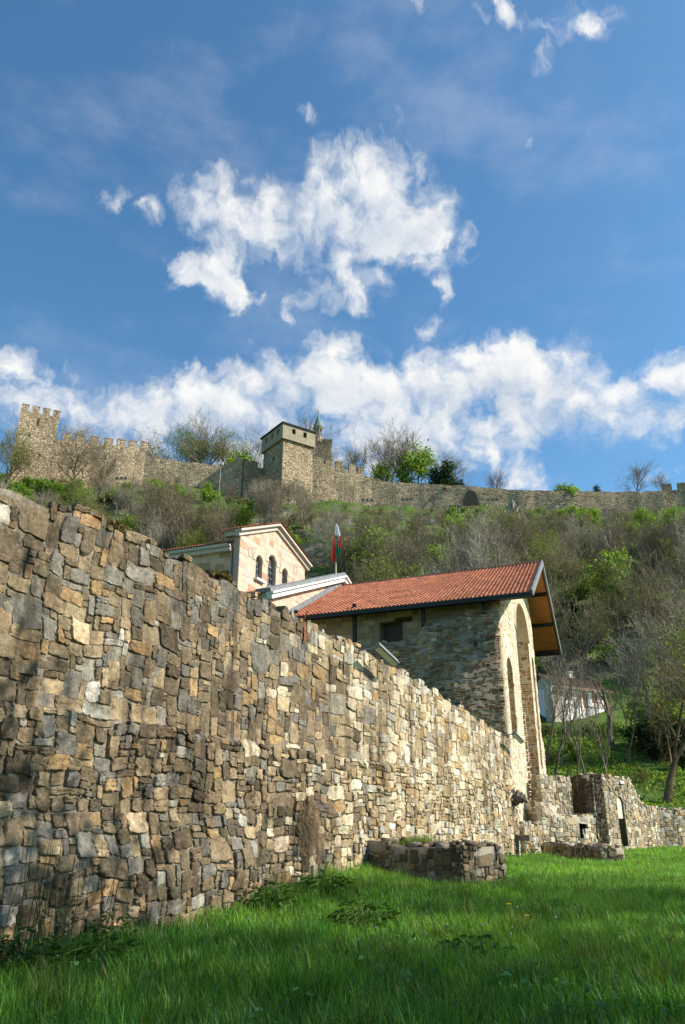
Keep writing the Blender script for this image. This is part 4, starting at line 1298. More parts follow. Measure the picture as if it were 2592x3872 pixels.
# ---------------------------------------------------------------- trees and shrubs
def grow(seed, H, trunk_r, levels, n_child, spread, up=.25, first=.3, wob=.16, lean=(0, 0), curve=None, shrink=.55, twig_r=.012):
    rg = random.Random(seed)
    wood = []; twigs = []; tips = []

    def branch(p, d, L, r, lev):
        ns = 5 if lev == 0 else 4 if lev == 1 else 3
        pts = [p.copy()]; q = p.copy(); dd = d.copy()
        for i in range(ns):
            dd = (dd + Vector((rg.gauss(0, wob), rg.gauss(0, wob), rg.gauss(0, wob) + up * (.5 if lev else .2)))).normalized()
            if lev == 0 and curve: dd = (dd + Vector(curve(i / ns))).normalized()
            q = q + dd * (L / ns); pts.append(q.copy())
        r1 = r * (.35 if lev < levels else .5)
        rad = [max(r + (r1 - r) * i / ns, .006) for i in range(ns + 1)]
        if lev == 0: rad[0] *= 1.35
        (wood if lev <= 1 else twigs).append((pts, rad, lev))
        if lev >= levels:
            tips.extend(pts[1:]); return
        nc = n_child[lev]
        for k in range(nc):
            t = first + (1 - first) * (k + rg.random() * .8) / nc if lev == 0 else .2 + .8 * (k + rg.random()) / nc
            t = min(t, .99); f = t * ns; i = min(int(f), ns - 1)
            b = pts[i].lerp(pts[i + 1], f - i)
            ax = (pts[i + 1] - pts[i]).normalized()
            az = k * 2.4 + rg.uniform(-.6, .6)
            s = ax.cross(Vector((math.cos(az), math.sin(az), .1)))
            if s.length < .1: s = Vector((1, 0, 0))
            s.normalize()
            an = spread * rg.uniform(.7, 1.25)
            nd = (ax * math.cos(an) + s * math.sin(an)).normalized()
            rr = rad[i] * rg.uniform(.4, .62)
            LL = L * shrink * rg.uniform(.7, 1.25) * (1.15 - .55 * t if lev == 0 else 1)
            branch(b, nd, LL, max(rr, twig_r), lev + 1)
    branch(Vector((0, 0, -.3)), Vector((lean[0], lean[1], 1)).normalized(), H * .78, trunk_r, 0)
    return wood, twigs, tips


def leaf_cards(mb, pts, n, size, cols, rg, jitter):
    pts = np.array([tuple(p) for p in pts])
    idx = rg.integers(0, len(pts), n)
    c = pts[idx] + rg.normal(0, jitter, (n, 3))
    a = rg.normal(0, 1, (n, 3)); a /= np.linalg.norm(a, axis=1)[:, None]
    b = np.cross(a, rg.normal(0, 1, (n, 3))); b /= np.linalg.norm(b, axis=1)[:, None]
    s = size * rg.uniform(.55, 1.35, (n, 1))
    V = np.stack([c - a * s, c + b * s * .55, c + a * s, c - b * s * .55], 1).reshape(-1, 3)
    q = np.arange(n * 4).reshape(n, 4)
    cc = np.array(cols)[rg.integers(0, len(cols), n)] * rg.lognormal(0, .22, (n, 1))
    mb.add(V, q=q, col=np.repeat(np.clip(cc, .005, .5), 4, 0))


BARKS = {'grey': (.25, .21, .155), 'brown': (.20, .155, .105), 'pale': (.34, .30, .235), 'olive': (.14, .11, .065)}


def make_tree(name, seed, H, r, levels, nch, spread, bark, leaves=None, twig=.012, sides=5, **kw):
    """root empty with trunk and crown; leaves = (count, size, colours, jitter)"""
    root = empty(name)
    wood, twigs, tips = grow(seed, H, r, levels, nch, spread, twig_r=twig, **kw)
    rg = np.random.default_rng(seed)
    t = MB()
    for p, rad, lev in wood: t.tube(p, rad, sides + 2 if lev == 0 else sides, col=np.array(BARKS[bark]) * rg.uniform(.6, .9))
    t.build('trunk', M['bark'], root, smooth=True)
    c = MB()
    for p, rad, lev in twigs: c.tube(p, [max(x, twig * .6) for x in rad], 3, col=np.array(BARKS[bark]) * rg.uniform(.7, 1.35), m=0)
    if leaves:
        n0 = len(c.q)
        leaf_cards(c, tips, leaves[0], leaves[1], leaves[2], rg, leaves[3])
        for k in range(n0, len(c.q)): c.qm[k] = np.full(len(c.q[k]), 1)
    c.build('crown', [M['bark'], M['leaf']], root)
    return root


LG = [(.19, .32, .03), (.26, .38, .05), (.14, .26, .03)]       # fresh spring green
LO = [(.23, .26, .06), (.28, .29, .09), (.19, .22, .055)]       # olive buds
LB = [(.17, .14, .085), (.14, .105, .065), (.20, .175, .085)]      # brown buds
LD = [(.02, .05, .015), (.03, .07, .02), (.015, .035, .012)]    # dark evergreen

PROTO = {}


def hide_proto(o):
    o.location = (0, -400, -50)


for i in range(5):
    PROTO[f'bare{i}'] = make_tree('bare_tree', 100 + i, 8.5, .17, 4, (10, 7, 5, 4), .62 + .06 * (i % 3), ['grey', 'brown', 'grey', 'brown', 'pale'][i], (500, .045, LB, .05), twig=.011, up=.3, shrink=.58)
for i in range(3):
    PROTO[f'bud{i}'] = make_tree('budding_tree', 120 + i, 8.0, .15, 4, (10, 7, 5, 3), .62 + .07 * i, ['brown', 'grey', 'olive'][i], ((4200, 2600, 5200)[i], .07, [LO, LO + LB, LO + LG][i], .15), twig=.011, up=.28, shrink=.58)
for i in range(3):
    PROTO[f'green{i}'] = make_tree('leafy_tree', 130 + i, 6.5, .14, 3, (9, 6, 5), .8, 'brown', (2600, .16, LG, .35), twig=.018)


def make_bush(name, seed, w, h, n, size, cols, lumps=7):
    root = empty(name)
    rg = np.random.default_rng(seed)
    P = []
    for k in range(lumps):
        a = rg.uniform(0, 6.28); q = rg.uniform(0, .65)
        c = np.array([math.cos(a) * q * w, math.sin(a) * q * w, h * rg.uniform(.3, .75)])
        v = rg.normal(0, 1, (60, 3)); v /= np.linalg.norm(v, axis=1)[:, None]
        P.append(c + v * np.array([w * .42, w * .42, h * .33]) * rg.uniform(.5, 1.0, (60, 1)))
    P = np.concatenate(P); P = P[P[:, 2] > .05]
    s = MB()
    for k in range(9):
        e = P[rg.integers(0, len(P))]
        s.tube([(0, 0, -.3), tuple(e * np.array([.4, .4, .55])), tuple(e)], [.05, .035, .015], 4, col=BARKS['brown'])
    s.build('stem', M['bark'], root)
    c = MB(); leaf_cards(c, P, n, size, cols, rg, .12); c.build('foliage', M['leaf'], root)
    return root


for i in range(3): PROTO[f'shrub{i}'] = make_bush('green_shrub', 140 + i, 1.5, 2.3, 1500, .13, LG)
for i in range(2): PROTO[f'thicket{i}'] = make_bush('brown_thicket', 150 + i, 1.7, 2.4, 900, .10, LB + LO[:1])
PROTO['dark'] = make_bush('dark_shrub', 160, 1.6, 2.6, 1700, .13, LD)


def make_yew():
    root = empty('yew_tree'); rg = np.random.default_rng(77)
    t = MB(); t.tube([(0, 0, -.3), (0, 0, 3), (0.1, 0, 6)], [.2, .15, .03], 6, col=BARKS['brown']); t.build('trunk', M['bark'], root)
    P = []
    for k in range(26):
        z = rg.uniform(.6, 5.6); q = 2.3 * (1 - z / 6.3) ** .8; a = rg.uniform(0, 6.28)
        c = np.array([math.cos(a) * q * rg.uniform(.4, 1), math.sin(a) * q * rg.uniform(.4, 1), z])
        P.append(c + rg.normal(0, .35, (50, 3)))
    c = MB(); leaf_cards(c, np.concatenate(P), 3200, .15, LD, rg, .12); c.build('crown', M['leaf'], root)
    return root


PROTO['yew'] = make_yew()
for o in PROTO.values(): hide_proto(o)
USED = set()


def top_of(o):
    return max(max(v[2] for v in c.bound_box) for c in o.children)


PTOP = {k: top_of(o) for k, o in PROTO.items()}


def plant(key, x, y, s, label, cat, group=None, rz=None, z=None, sz=None):
    p = PROTO[key]
    if s > 20: s = (s - float(hgt(x, y))) / PTOP[key]
    if key not in USED:
        o = p; USED.add(key)
    else:
        o = copy_tree(p)
    o.location = (x, y, float(hgt(x, y)) if z is None else z)
    o.rotation_euler = (0, 0, random.uniform(0, 6.28) if rz is None else rz)
    o.scale = (s, s, s * (sz or 1))
    for k in ('label', 'category', 'group'):
        if k in o: del o[k]
    return tag(o, label, cat, group)


# skyline trees, one by one
for key, x, y, s, lb, cat in (
        ('bud0', -59.0, 124, 69.6, 'olive budding tree at the left edge in front of the corner tower', 'tree'),
        ('bare4', -52.5, 146, 80.9, 'pale bare tree rising behind the battlements right of the corner tower', 'tree'),
        ('bare1', -47.6, 130, 70.6, 'big spreading bare tree in front of the battlemented wall', 'tree'),
        ('bare3', -43.2, 128, 66.8, 'smaller bare tree right of the spreading one before the battlemented wall', 'tree'),
        ('bud1', -39.0, 156, 83.7, 'pale green tree at the left end of the clump behind the broken wall', 'tree'),
        ('bud2', -35.0, 158, 86.8, 'tall pale green tree in the clump behind the broken wall', 'tree'),
        ('bare0', -30.5, 160, 89.5, 'tall thin bare tree in the middle of the clump behind the broken wall', 'tree'),
        ('bud0', -26.0, 157, 87.0, 'yellowish olive tree right in the clump behind the broken wall', 'tree'),
        ('green0', -23.8, 153, 77.8, 'low bright green tree behind the step in the broken wall', 'tree'),
        ('bare2', -20.0, 160, 86.2, 'bare grey tree between the green clump and the square tower', 'tree'),
        ('bare3', -8.6, 168, 93.8, 'bare tree behind the square tower beside the spire', 'tree'),
        ('bud1', -4.2, 158, 81.5, 'dark budding tree just right of the square tower', 'tree'),
        ('bare2', .7, 157, 83.5, 'bare tree behind the small battlements right of the square tower', 'tree'),
        ('green1', 7.9, 154, 75.2, 'rounded bright green tree behind the end of the small battlements', 'tree'),
        ('bare0', 9.0, 160, 84.5, 'tall grey bare tree above the bright green round tree', 'tree'),
        ('bare1', 13.6, 157, 84.8, 'tall bare tree with crooked trunk behind the long fortress wall', 'tree'),
        ('green2', 17.0, 155, 80.5, 'upright fresh green tree behind the long fortress wall', 'tree'),
        ('yew', 22.6, 153.5, 75.0, 'dark evergreen yew behind the long fortress wall', 'tree'),
        ('yew', 20.2, 154, 73.4, 'smaller dark evergreen leaning against the yew on the fortress wall', 'tree'),
        ('bare4', 26.4, 158, 79.6, 'slim bare tree right of the dark yew', 'tree'),
        ('bare3', 33.2, 155, 73.4, 'low bare tree peeping over the fortress wall above its arched hole', 'tree'),
        ('shrub1', 48.0, 153, 68.9, 'small rounded green bush peeping over the long fortress wall', 'bush'),
        ('yew', 54.2, 153, 68.6, 'tiny dark cypress standing behind the long fortress wall', 'tree'),
        ('bare2', 63.0, 155, 76.5, 'round headed bare tree alone on the skyline towards the right end', 'tree'),
        ('bare0', 70.2, 157, 73.4, 'small bare tree near the right end battlements', 'tree')):
    o = plant(key, x, y, s, lb, cat)
    if y == 130: o.scale.x *= 1.5; o.scale.y *= 1.5
    if y > 140 and key[:4] in ('bare', 'budx'): o.scale.x *= 1.25; o.scale.y *= 1.25

# woodland on the slope
ZONES = [(-200, -30, 'on the slope below the battlemented wall'), (-30, -2, 'on the slope below the square tower'), (-2, 24, 'on the slope behind the red roof'), (24, 200, 'on the right slope below the long fortress wall')]
KN = {'bare': ('leafless grey brown tree', 'tree', 'bare trees'), 'bud': ('olive budding tree', 'tree', 'budding trees'), 'green': ('fresh green leafy tree', 'tree', 'leafy trees'),
      'shrub': ('bright green shrub', 'shrub', 'green shrubs'), 'thicket': ('brown twiggy thicket', 'shrub', 'brown thickets'), 'dark': ('dark evergreen shrub', 'shrub', 'dark shrubs')}


def woodland():
    rg = random.Random(5)
    placed = []
    cnt = 0
    tries = 0
    lim = {'bare': 140, 'bud': 55, 'green': 62, 'shrub': 185, 'thicket': 60, 'dark': 18}
    num = dict.fromkeys(lim, 0)
    while tries < 12000:
        tries += 1
        y = rg.uniform(64, 149)
        if rg.random() > (y / 149) ** .7: continue
        x = rg.uniform(-.50, .50) * y * 1.02 + rg.uniform(-2, 2)
        k = x / y
        if y < 98 and k < .20: continue
        if y < 112 and k < -.02: continue
        if y < 124 and k < -.02 and k > -.16: continue
        if y > 143 + (x < -18) * -3 - (x < -38) * 6: continue
        if .215 < k < .375 and y < 93: continue
        if 80 < y < 91 and 0 < x < 47: continue
        if x > 13 and y < 66 and x < 19: continue
        n1 = mnoise.noise(Vector((x * .06, y * .06, 1.7))); n2 = mnoise.noise(Vector((x * .05, y * .05, 8.2)))
        r = rg.random()
        if y < 84: kd = 'shrub' if r < .45 else 'bare' if r < .75 else 'bud'
        elif n1 > .1: kd = 'shrub' if r < .55 else 'green' if r < .75 else 'bare'
        elif n1 < -.2: kd = 'bare' if r < .52 else 'thicket' if r < .66 else 'bud'
        else: kd = 'bare' if r < .26 else 'bud' if r < .48 else 'shrub' if r < .80 else 'green' if r < .92 else 'thicket'
        if n2 > .32 and x > 20 and r < .25: kd = 'dark'
        if num[kd] >= lim[kd]: continue
        sp = {'bare': 2.2, 'bud': 2.8, 'green': 3.2, 'shrub': 2.0, 'thicket': 2.0, 'dark': 2.2}[kd]
        if any((x - a) ** 2 + (y - b) ** 2 < (sp * .5 + c * .5) ** 2 for a, b, c in placed): continue
        placed.append((x, y, sp)); num[kd] += 1
        s = rg.uniform(.75, 1.2)
        if kd in ('bare', 'bud', 'green'):
            mx = 1.35 if y < 122 else 1.15 if y < 130 else .85 if y < 139 else .6
            s = min(s, 1.15) * mx
        else:
            s *= (1.35 if kd == 'shrub' else 1.0) if y < 135 else .9
        allow = (.404 if x > -6 else .452) * y + 1.6 - float(hgt(x, y))
        nv = {'bare': 5, 'bud': 3, 'green': 3, 'shrub': 3, 'thicket': 2}.get(kd)
        key = kd if kd == 'dark' else f'{kd}{rg.randrange(nv)}'
        s = min(s, max(allow, .9) * rg.uniform(.7, 1.1) / PTOP[key])
        zn = next(t for a, b, t in ZONES if a <= x < b)
        nm, cat, gp = KN[kd]
        plant(key, x, y, s, f'{nm} among many {zn}', cat, f'{gp} {zn}', rz=rg.uniform(0, 6.28))


woodland()


# far undergrowth: brambles and grass nobody could count
def undergrowth():
    rg = np.random.default_rng(17)
    mb = MB()
    n = 85000
    y = rg.uniform(53, 149, n); x = rg.uniform(-.52, .52, n) * y
    y[:22000] = rg.uniform(50, 84, 22000); x[:22000] = rg.uniform(.19, .52, 22000) * y[:22000]
    k = x / y
    m = ~((y < 95) & (k < .2)) & ~((y < 112) & (k < -.05))
    m &= ~((x > 19.5) & (x < 31) & (y > 82.5) & (y < 94))
    lw = np.maximum(-(x - 13.9) * .7220 + (y - 46.0) * .6919, -(x - 19.6) * .3610 + (y - 51.9) * .9326)
    m &= ~((y < 64) & (lw < 1.1)) & ~((y < 58) & (x < 14.5))
    m &= (rg.random(n) < np.where(y < 85, 1.0, .75))
    x, y = x[m], y[m]; n = len(x)
    # clumped
    f = np.array([mnoise.noise(Vector((a * .22, b * .22, 3.1))) for a, b in zip(x, y)])
    g = np.array([mnoise.noise(Vector((a * .07, b * .07, 5.1))) for a, b in zip(x, y)])
    keep = rg.random(n) < np.clip(.55 + f * 1.2, .12, 1)
    x, y, f, g = x[keep], y[keep], f[keep], g[keep]; n = len(x)
    z = hgt(x, y)
    hh = np.clip(.28 + f * 1.2, .1, 1.2) * np.where(y < 85, 1.15, 1.0)
    c = np.stack([x, y, z + rg.uniform(0, 1, n) * hh + .05], 1)
    s = rg.uniform(.12, .30, (n, 1)) * np.where(y < 85, .6, 1.0)[:, None]
    a = rg.normal(0, 1, (n, 3)); a[:, 2] = np.abs(a[:, 2]) + .4; a /= np.linalg.norm(a, axis=1)[:, None]
    b = np.cross(a, rg.normal(0, 1, (n, 3))); b /= np.linalg.norm(b, axis=1)[:, None]
    V = np.stack([c - a * s, c + b * s * .5, c + a * s, c - b * s * .5], 1).reshape(-1, 3)
    G = np.array(LG + [(.06, .12, .015)]); Bc = np.array(LB + [(.08, .06, .04)])
    pg = np.where(y < 86, .93, np.clip(.8 + g * 1.3, .4, .98))
    pick = rg.random(n) < pg
    col = np.where(pick[:, None], G[rg.integers(0, len(G), n)], Bc[rg.integers(0, len(Bc), n)]) * rg.lognormal(0, .25, (n, 1))
    mb.add(V, q=np.arange(n * 4).reshape(n, 4), col=np.repeat(np.clip(col, .01, .4), 4, 0))
    tag(mb.build('undergrowth', M['leaf']), 'green and brown undergrowth covering the bank and the fortress slope', 'undergrowth', kind='stuff')


undergrowth()


def rock(x, y, s, seed, label):
    rg = random.Random(seed)
    mb = MB()
    nu, nv = 40, 30
    V = []
    for j in range(nv + 1):
        ph = math.pi * j / nv
        for i in range(nu):
            th = 2 * math.pi * i / nu
            d = Vector((math.sin(ph) * math.cos(th), math.sin(ph) * math.sin(th), math.cos(ph)))
            k = 1 + .55 * mnoise.noise(Vector((d.x * 2.2 + seed, d.y * 2.2, d.z * 1.1))) + .35 * mnoise.noise(Vector((d.x * 5 + seed, d.y * 5, d.z * 3))) + .2 * mnoise.noise(d * 11 + Vector((seed, 3, 0)))
            V.append((d.x * k * s[0], d.y * k * s[1], d.z * k * s[2]))
    q = [(j * nu + i, j * nu + (i + 1) % nu, (j + 1) * nu + (i + 1) % nu, (j + 1) * nu + i) for j in range(nv) for i in range(nu)]
    mb.add(V, q=q, col=(.30, .26, .195))
    o = mb.build('rock_outcrop', M['rock']); o.location = (x, y, float(hgt(x, y)) + s[2] * .55)
    tag(o, label, 'rock')


rock(30.5, 129, (1.9, 1.6, 4.2), 1, 'tall pale rock outcrop on the slope under the arched hole in the fortress wall')
rock(43.5, 122, (1.5, 1.4, 3.6), 2, 'narrow pale rock outcrop right of the verge of the red roof')
rock(54.5, 120, (2.0, 1.6, 4.8), 3, 'tallest rock outcrop on the right slope, by the bare trees')
rock(60.5, 118, (2.0, 1.4, 2.4), 4, 'grey rock outcrop lowest on the right slope')
rock(-27.5, 122, (1.8, 1.4, 3.2), 5, 'grey rock outcrop on the slope left of the window gable')

# the crooked tree on the bank by the boundary wall
def corner_tree():
    t = make_tree('crooked_tree', 203, 12.5, .27, 4, (9, 6, 5, 4), .82, 'olive', (2600, .045, [(.20, .15, .03), (.15, .14, .03), (.22, .17, .05)], .08), twig=.011, sides=7,
                  first=.22, up=.16, lean=(-.12, 0), curve=lambda f: (.20 - .1 * f, 0, 0), shrink=.6, wob=.15)
    t.location = (21.7, 56.0, float(hgt(21.7, 56)) - .05); t.rotation_euler = (0, 0, 0)
    tag(t, 'large crooked tree with yellowish twigs on the bank behind the boundary wall', 'tree')


corner_tree()
_sp = [make_tree('sapling', 210 + i, 8.5, .085, 3, (8, 5, 4), .42, 'grey', (120, .05, LB, .05), twig=.010, up=.4, first=.35) for i in range(2)]
_first = [True, True]
for i, (x, y, s, lb) in enumerate(((13.9, 57.0, 1.05, 'slender bare sapling closest to the church front behind the ruins'), (15.0, 58.5, 1.15, 'forked slender sapling behind the ruined cell'),
                                   (16.1, 57.5, .85, 'short slender sapling behind the dark inner wall of the ruined cell'), (17.6, 60, 1.1, 'straight slender sapling in line with the white house'),
                                   (18.7, 58.0, .9, 'leaning slender sapling above the arched doorway wall'))):
    k = i % 2
    o = _sp[k] if _first[k] else copy_tree(_sp[k]); _first[k] = False
    o.location = (x, y, float(hgt(x, y))); o.scale = (s, s, s); o.rotation_euler = (0, 0, i * 1.3)
    tag(o, lb, 'tree')
_rb = random.Random(3)
for i in range(11):
    y = _rb.uniform(61, 80); x = y * (_rb.uniform(.235, .29) if i < 4 else _rb.uniform(.345, .47))
    o = copy_tree(_sp[i % 2]); o.location = (x, y, float(hgt(x, y))); q = _rb.uniform(.6, 1.0); o.scale = (q * 1.2, q * 1.2, q); o.rotation_euler = (0, 0, _rb.uniform(0, 6))
    tag(o, 'thin bare tree on the green bank between the ruins and the white house', 'tree', 'thin trees on the bank')
for i in range(16):
    y = _rb.uniform(60, 82); x = y * _rb.uniform(.23, .45); q = _rb.uniform(.35, .62)
    plant(_rb.choice(['shrub0', 'shrub1', 'shrub2', 'thicket0', 'thicket1']), x, y, q, 'low bush on the green bank below the white house', 'shrub', 'low bushes on the bank')
_t = make_tree('old_tree', 221, 8.5, .28, 3, (7, 5, 4), .85, 'brown', (120, .06, LO, .08), twig=.013, sides=7, lean=(-.1, 0))
_t.location = (23.6, 71, float(hgt(23.6, 71))); tag(_t, 'thick trunked bare tree standing in front of the white house', 'tree')

# tall trees beside the lawn, outside the frame, that shade the grass and the near wall
_sh = make_tree('lawn_tree', 231, 15, .30, 3, (12, 8, 7), .8, 'brown', (1900, .16, LO, .34), twig=.02, sides=6, first=.3)
_lst = [(13.0, 7.5, 1.0, 'tall budding tree beside the lawn, nearest the viewer'), (16.5, 11.0, 1.0, 'second tall budding tree beside the lawn, shading the near wall'),
        (21.0, 16.6, .95, 'tall budding tree beside the lawn abreast of the wall stub'), (11.5, 1.5, 1.1, 'tall budding tree behind the viewer beside the lawn'),
        ]
for i, (x, y, s, lb) in enumerate(_lst):
    o = _sh if i == 0 else copy_tree(_sh)
    o.location = (x, y, float(hgt(x, y))); o.scale = (s, s, s); o.rotation_euler = (0, 0, i * 1.9); tag(o, lb, 'tree')


# ---------------------------------------------------------------- grass and small plants on the lawn
def blades(n, x0, x1, y0, y1, h, w, rg, tall=False, seedc=0, cols=None, mask=None):
    x = rg.uniform(x0, x1, n); y = rg.uniform(y0, y1, n)
    tn = (x - W0[0]) * WN[0] + (y - W0[1]) * WN[1]; ll = (x - W0[0]) * WD[0] + (y - W0[1]) * WD[1]
    o = np.where(ll < 6.1, .55, .3)
    m = (tn > o) | (ll > WLEN + .5)
    m &= (np.abs(x) < y * .56 + 2.5)
    # keep clear of the stubs and the ruins
    s0 = np.array([.62, 21.65]); sd = unit((2.12, -2.1)); sn = np.array([sd[1], -sd[0]])
    u = (x - s0[0]) * sd[0] + (y - s0[1]) * sd[1]; v = -((x - s0[0]) * sn[0] + (y - s0[1]) * sn[1])
    m &= ~((u > -.3) & (u < 2.95) & (v > .0) & (v < 1.75))
    m &= ~((x > 9.8) & (x < 12.2) & (y > 35.3) & (y < 42.5))
    lw = (x - 13.9) * .72 - (y - 46) * .69
    m &= (lw > .05) & ((x - 8.59) * WX[0] + (y - 41.7) * WX[1] > .3)
    if mask is not None: m &= mask(x, y)
    x, y, tn = x[m], y[m], tn[m]; n = len(x)
    cl = np.sin(x * 1.7 + np.sin(y * 1.3)) * np.sin(y * 1.9 + np.sin(x * .8)) * .5 + .5
    cl2 = np.sin(x * .55 + 1 + np.sin(y * .4)) * np.sin(y * .62 + .5) * .5 + .5
    H = h * rg.uniform(.45, 1.25, n) * (.65 + .6 * cl) * (1 + .7 * np.exp(-(tn - .3) / .5) * (tn > 0))
    a = rg.uniform(0, 6.283, n)
    lean = rg.uniform(.15, .75, n) * H
    dx, dy = np.cos(a), np.sin(a)
    bx = -dy * w / 2; by = dx * w / 2
    z = hgt(x, y) - .015
    P = []
    for f, ww in ((0, 1), (.45, .85), (.8, .5)):
        cx = x + dx * lean * f ** 2; cy = y + dy * lean * f ** 2; cz = z + H * f * (1 - .25 * f * lean / np.maximum(H, .01))
        P.append(np.stack([cx - bx * ww, cy - by * ww, cz], 1)); P.append(np.stack([cx + bx * ww, cy + by * ww, cz], 1))
    P.append(np.stack([x + dx * lean, y + dy * lean, z + H * (1 - .25 * lean / np.maximum(H, .01))], 1))
    V = np.stack(P, 1).reshape(-1, 3)
    b = np.arange(n)[:, None] * 7
    q = np.concatenate([b + np.array([[0, 1, 3, 2]]), b + np.array([[2, 3, 5, 4]])])
    t = b + np.array([[4, 5, 6]])
    ca = np.array((.052, .185, .022)); cb = np.array((.24, .45, .05)); cy_ = np.array((.33, .36, .12))
    k = np.clip(.6 * cl2 + rg.normal(.15, .22, n), 0, 1)[:, None]
    col = ca * (1 - k) + cb * k
    dry = rg.random(n) < .05
    col[dry] = cy_
    col *= rg.lognormal(0, .18, (n, 1))
    return V, q, t, np.repeat(col, 7, 0)


def build_grass():
    rg = np.random.default_rng(41)
    mb = MB()
    for n, x0, x1, y0, y1, h, w in ((85000, -7.5, 8.5, 5.5, 13, .23, .0095), (80000, -4.5, 10.5, 13, 21, .22, .012), (75000, -1, 16, 21, 31, .20, .016), (60000, 2, 24, 31, 43, .21, .024), (26000, 9, 30, 43, 55, .24, .032)):
        V, q, t, c = blades(n, x0, x1, y0, y1, h, w, rg)
        mb.add(V, q=q, t=t, col=c)
    # coarser tufts scattered through the sward
    for k in range(420):
        y = 6 + 22 * rg.random() ** 1.4; x = rg.uniform(-.5, .56) * y + .5
        V, q, t, c = blades(46, x - .16, x + .16, y - .16, y + .16, rg.uniform(.26, .42), .011, rg)
        if len(V): mb.add(V, q=q, t=t, col=c * np.array((rg.uniform(.55, 1.25), rg.uniform(.6, 1.05), rg.uniform(.7, 1.3))))
    # low broad leaved plants and dry stalks in the sward
    n = 9000
    y = 6 + 24 * rg.random(n) ** 1.3; x = rg.uniform(-.5, .56, n) * y + .5
    m = ((x - W0[0]) * WN[0] + (y - W0[1]) * WN[1] > .6) & (np.sin(x * 1.3 + y * .5) * np.sin(y * 1.1 - x * .7) > .05)
    m &= ~((x > .3) & (x < 4.4) & (y > 19.2) & (y < 23))
    x, y = x[m], y[m]; n = len(x)
    c = np.stack([x, y, hgt(x, y) + rg.uniform(.03, .17, n)], 1)
    a = rg.normal(0, 1, (n, 3)); a[:, 2] *= .35; a /= np.linalg.norm(a, axis=1)[:, None]
    b = np.cross(a, np.stack([rg.normal(0, .4, n), rg.normal(0, .4, n), np.ones(n)], 1)); b /= np.linalg.norm(b, axis=1)[:, None]
    sz = rg.uniform(.022, .06, (n, 1))
    V = np.stack([c - a * sz, c + b * sz * .6, c + a * sz, c - b * sz * .6], 1).reshape(-1, 3)
    mb.add(V, q=np.arange(n * 4).reshape(n, 4), col=np.repeat(np.array((.07, .20, .05)) * rg.lognormal(0, .3, (n, 1)) * (1 + rg.normal(0, .12, (n, 3))), 4, 0))
    for y0, y1, num in ((6, 14, 700), (14, 30, 900)):
        V, q, t, c = blades(num, -5, 14, y0, y1, .38, .006, rg)
        mb.add(V, q=q, t=t, col=np.tile((.40, .36, .17), (len(V), 1)) * rg.uniform(.6, 1.2, (len(V), 1)))
    o = mb.build('grass', M['grass'], smooth=False)
    tag(o, 'long green grass covering the lawn', 'grass', kind='stuff')


build_grass()


def leafy_weed(name, x, y, n, size, h, spread, cols, seed, label, cat='weed', z=None, group=None):
    rg = np.random.default_rng(seed)
    z0 = float(hgt(x, y)) if z is None else z
    root = empty(name, (x, y, z0)); tag(root, label, cat, group)
    s = MB(); lf = MB()
    for k in range(n):
        a = rg.uniform(0, 6.28); q = spread * math.sqrt(rg.random()); zz = h * rg.uniform(.3, 1.0) * (1 - .4 * (q / spread) ** 2)
        p = np.array([math.cos(a) * q, math.sin(a) * q, zz])
        if k % 3 == 0: s.tube([(p[0] * .35, p[1] * .35, -.03), (p[0] * .7, p[1] * .7, zz * .6), tuple(p)], [.006, .005, .003], 4, col=(.07, .11, .03))
        d = np.array([math.cos(a + rg.normal(0, .7)), math.sin(a + rg.normal(0, .7)), rg.uniform(-.25, .35)]); d /= np.linalg.norm(d)
        sd = np.cross(d, (0, 0, 1)); sd /= np.linalg.norm(sd); up = np.cross(sd, d)
        L = size * rg.uniform(.6, 1.3); W = L * .34
        V = [p, p + d * L * .3 + sd * W * .8 + up * .015, p + d * L * .3 - sd * W * .8 + up * .015, p + d * L * .35 - up * .01, p + d * L * .7 + sd * W * .6, p + d * L * .7 - sd * W * .6, p + d * L * .72 - up * .03, p + d * L - up * .12 * L]
        lf.add(V, t=[(0, 3, 1), (0, 2, 3), (4, 6, 7), (6, 5, 7)], q=[(1, 3, 6, 4), (3, 2, 5, 6)], col=np.array(cols[rg.integers(0, len(cols))]) * rg.lognormal(0, .2))
    s.build('stem', M['leaf'], root); lf.build('foliage', M['leaf'], root)
    return root


DKL = [(.028, .085, .022), (.035, .10, .025), (.025, .07, .022)]
MDL = [(.05, .12, .02), (.07, .15, .03), (.045, .10, .02)]
for nm, x, y, n, sz, h, sp, cl, lb in (
        ('nettle_clump', .35, 13.8, 110, .13, .42, .5, MDL, 'dark leafy nettle clump in the shaded grass before the long wall'),
        ('thistle_clump', 1.65, 11.4, 80, .13, .24, .5, MDL, 'low dark thistle clump in the middle of the shaded lawn'),
        ('dock_plant', -1.25, 15.6, 90, .16, .45, .35, MDL, 'broad leaved dock plant at the corner where the wall steps back'),
        ('dock_plant', -.35, 17.2, 110, .16, .4, .5, MDL, 'leafy weeds along the foot of the wall right of its step'),
        ('dock_plant', -2.9, 10.6, 60, .16, .3, .4, MDL, 'pale broad leaved plant in the grass close to the near wall'),
        ('dock_plant', -3.6, 9.9, 70, .14, .5, .4, DKL, 'dark leafy weed at the foot of the wall at the near corner'),
        ('ivy_tuft', 11.55, 43.6, 80, .12, .95, .22, MDL, 'bright green climbing tuft on the low ruined wall'),
        ('ivy_tuft', 8.6, 38.7, 60, .14, 1.2, .25, MDL, 'green weeds climbing at the far foot of the long wall')):
    leafy_weed(nm, x, y, n, sz, h, sp, cl, random.randrange(9999), lb)


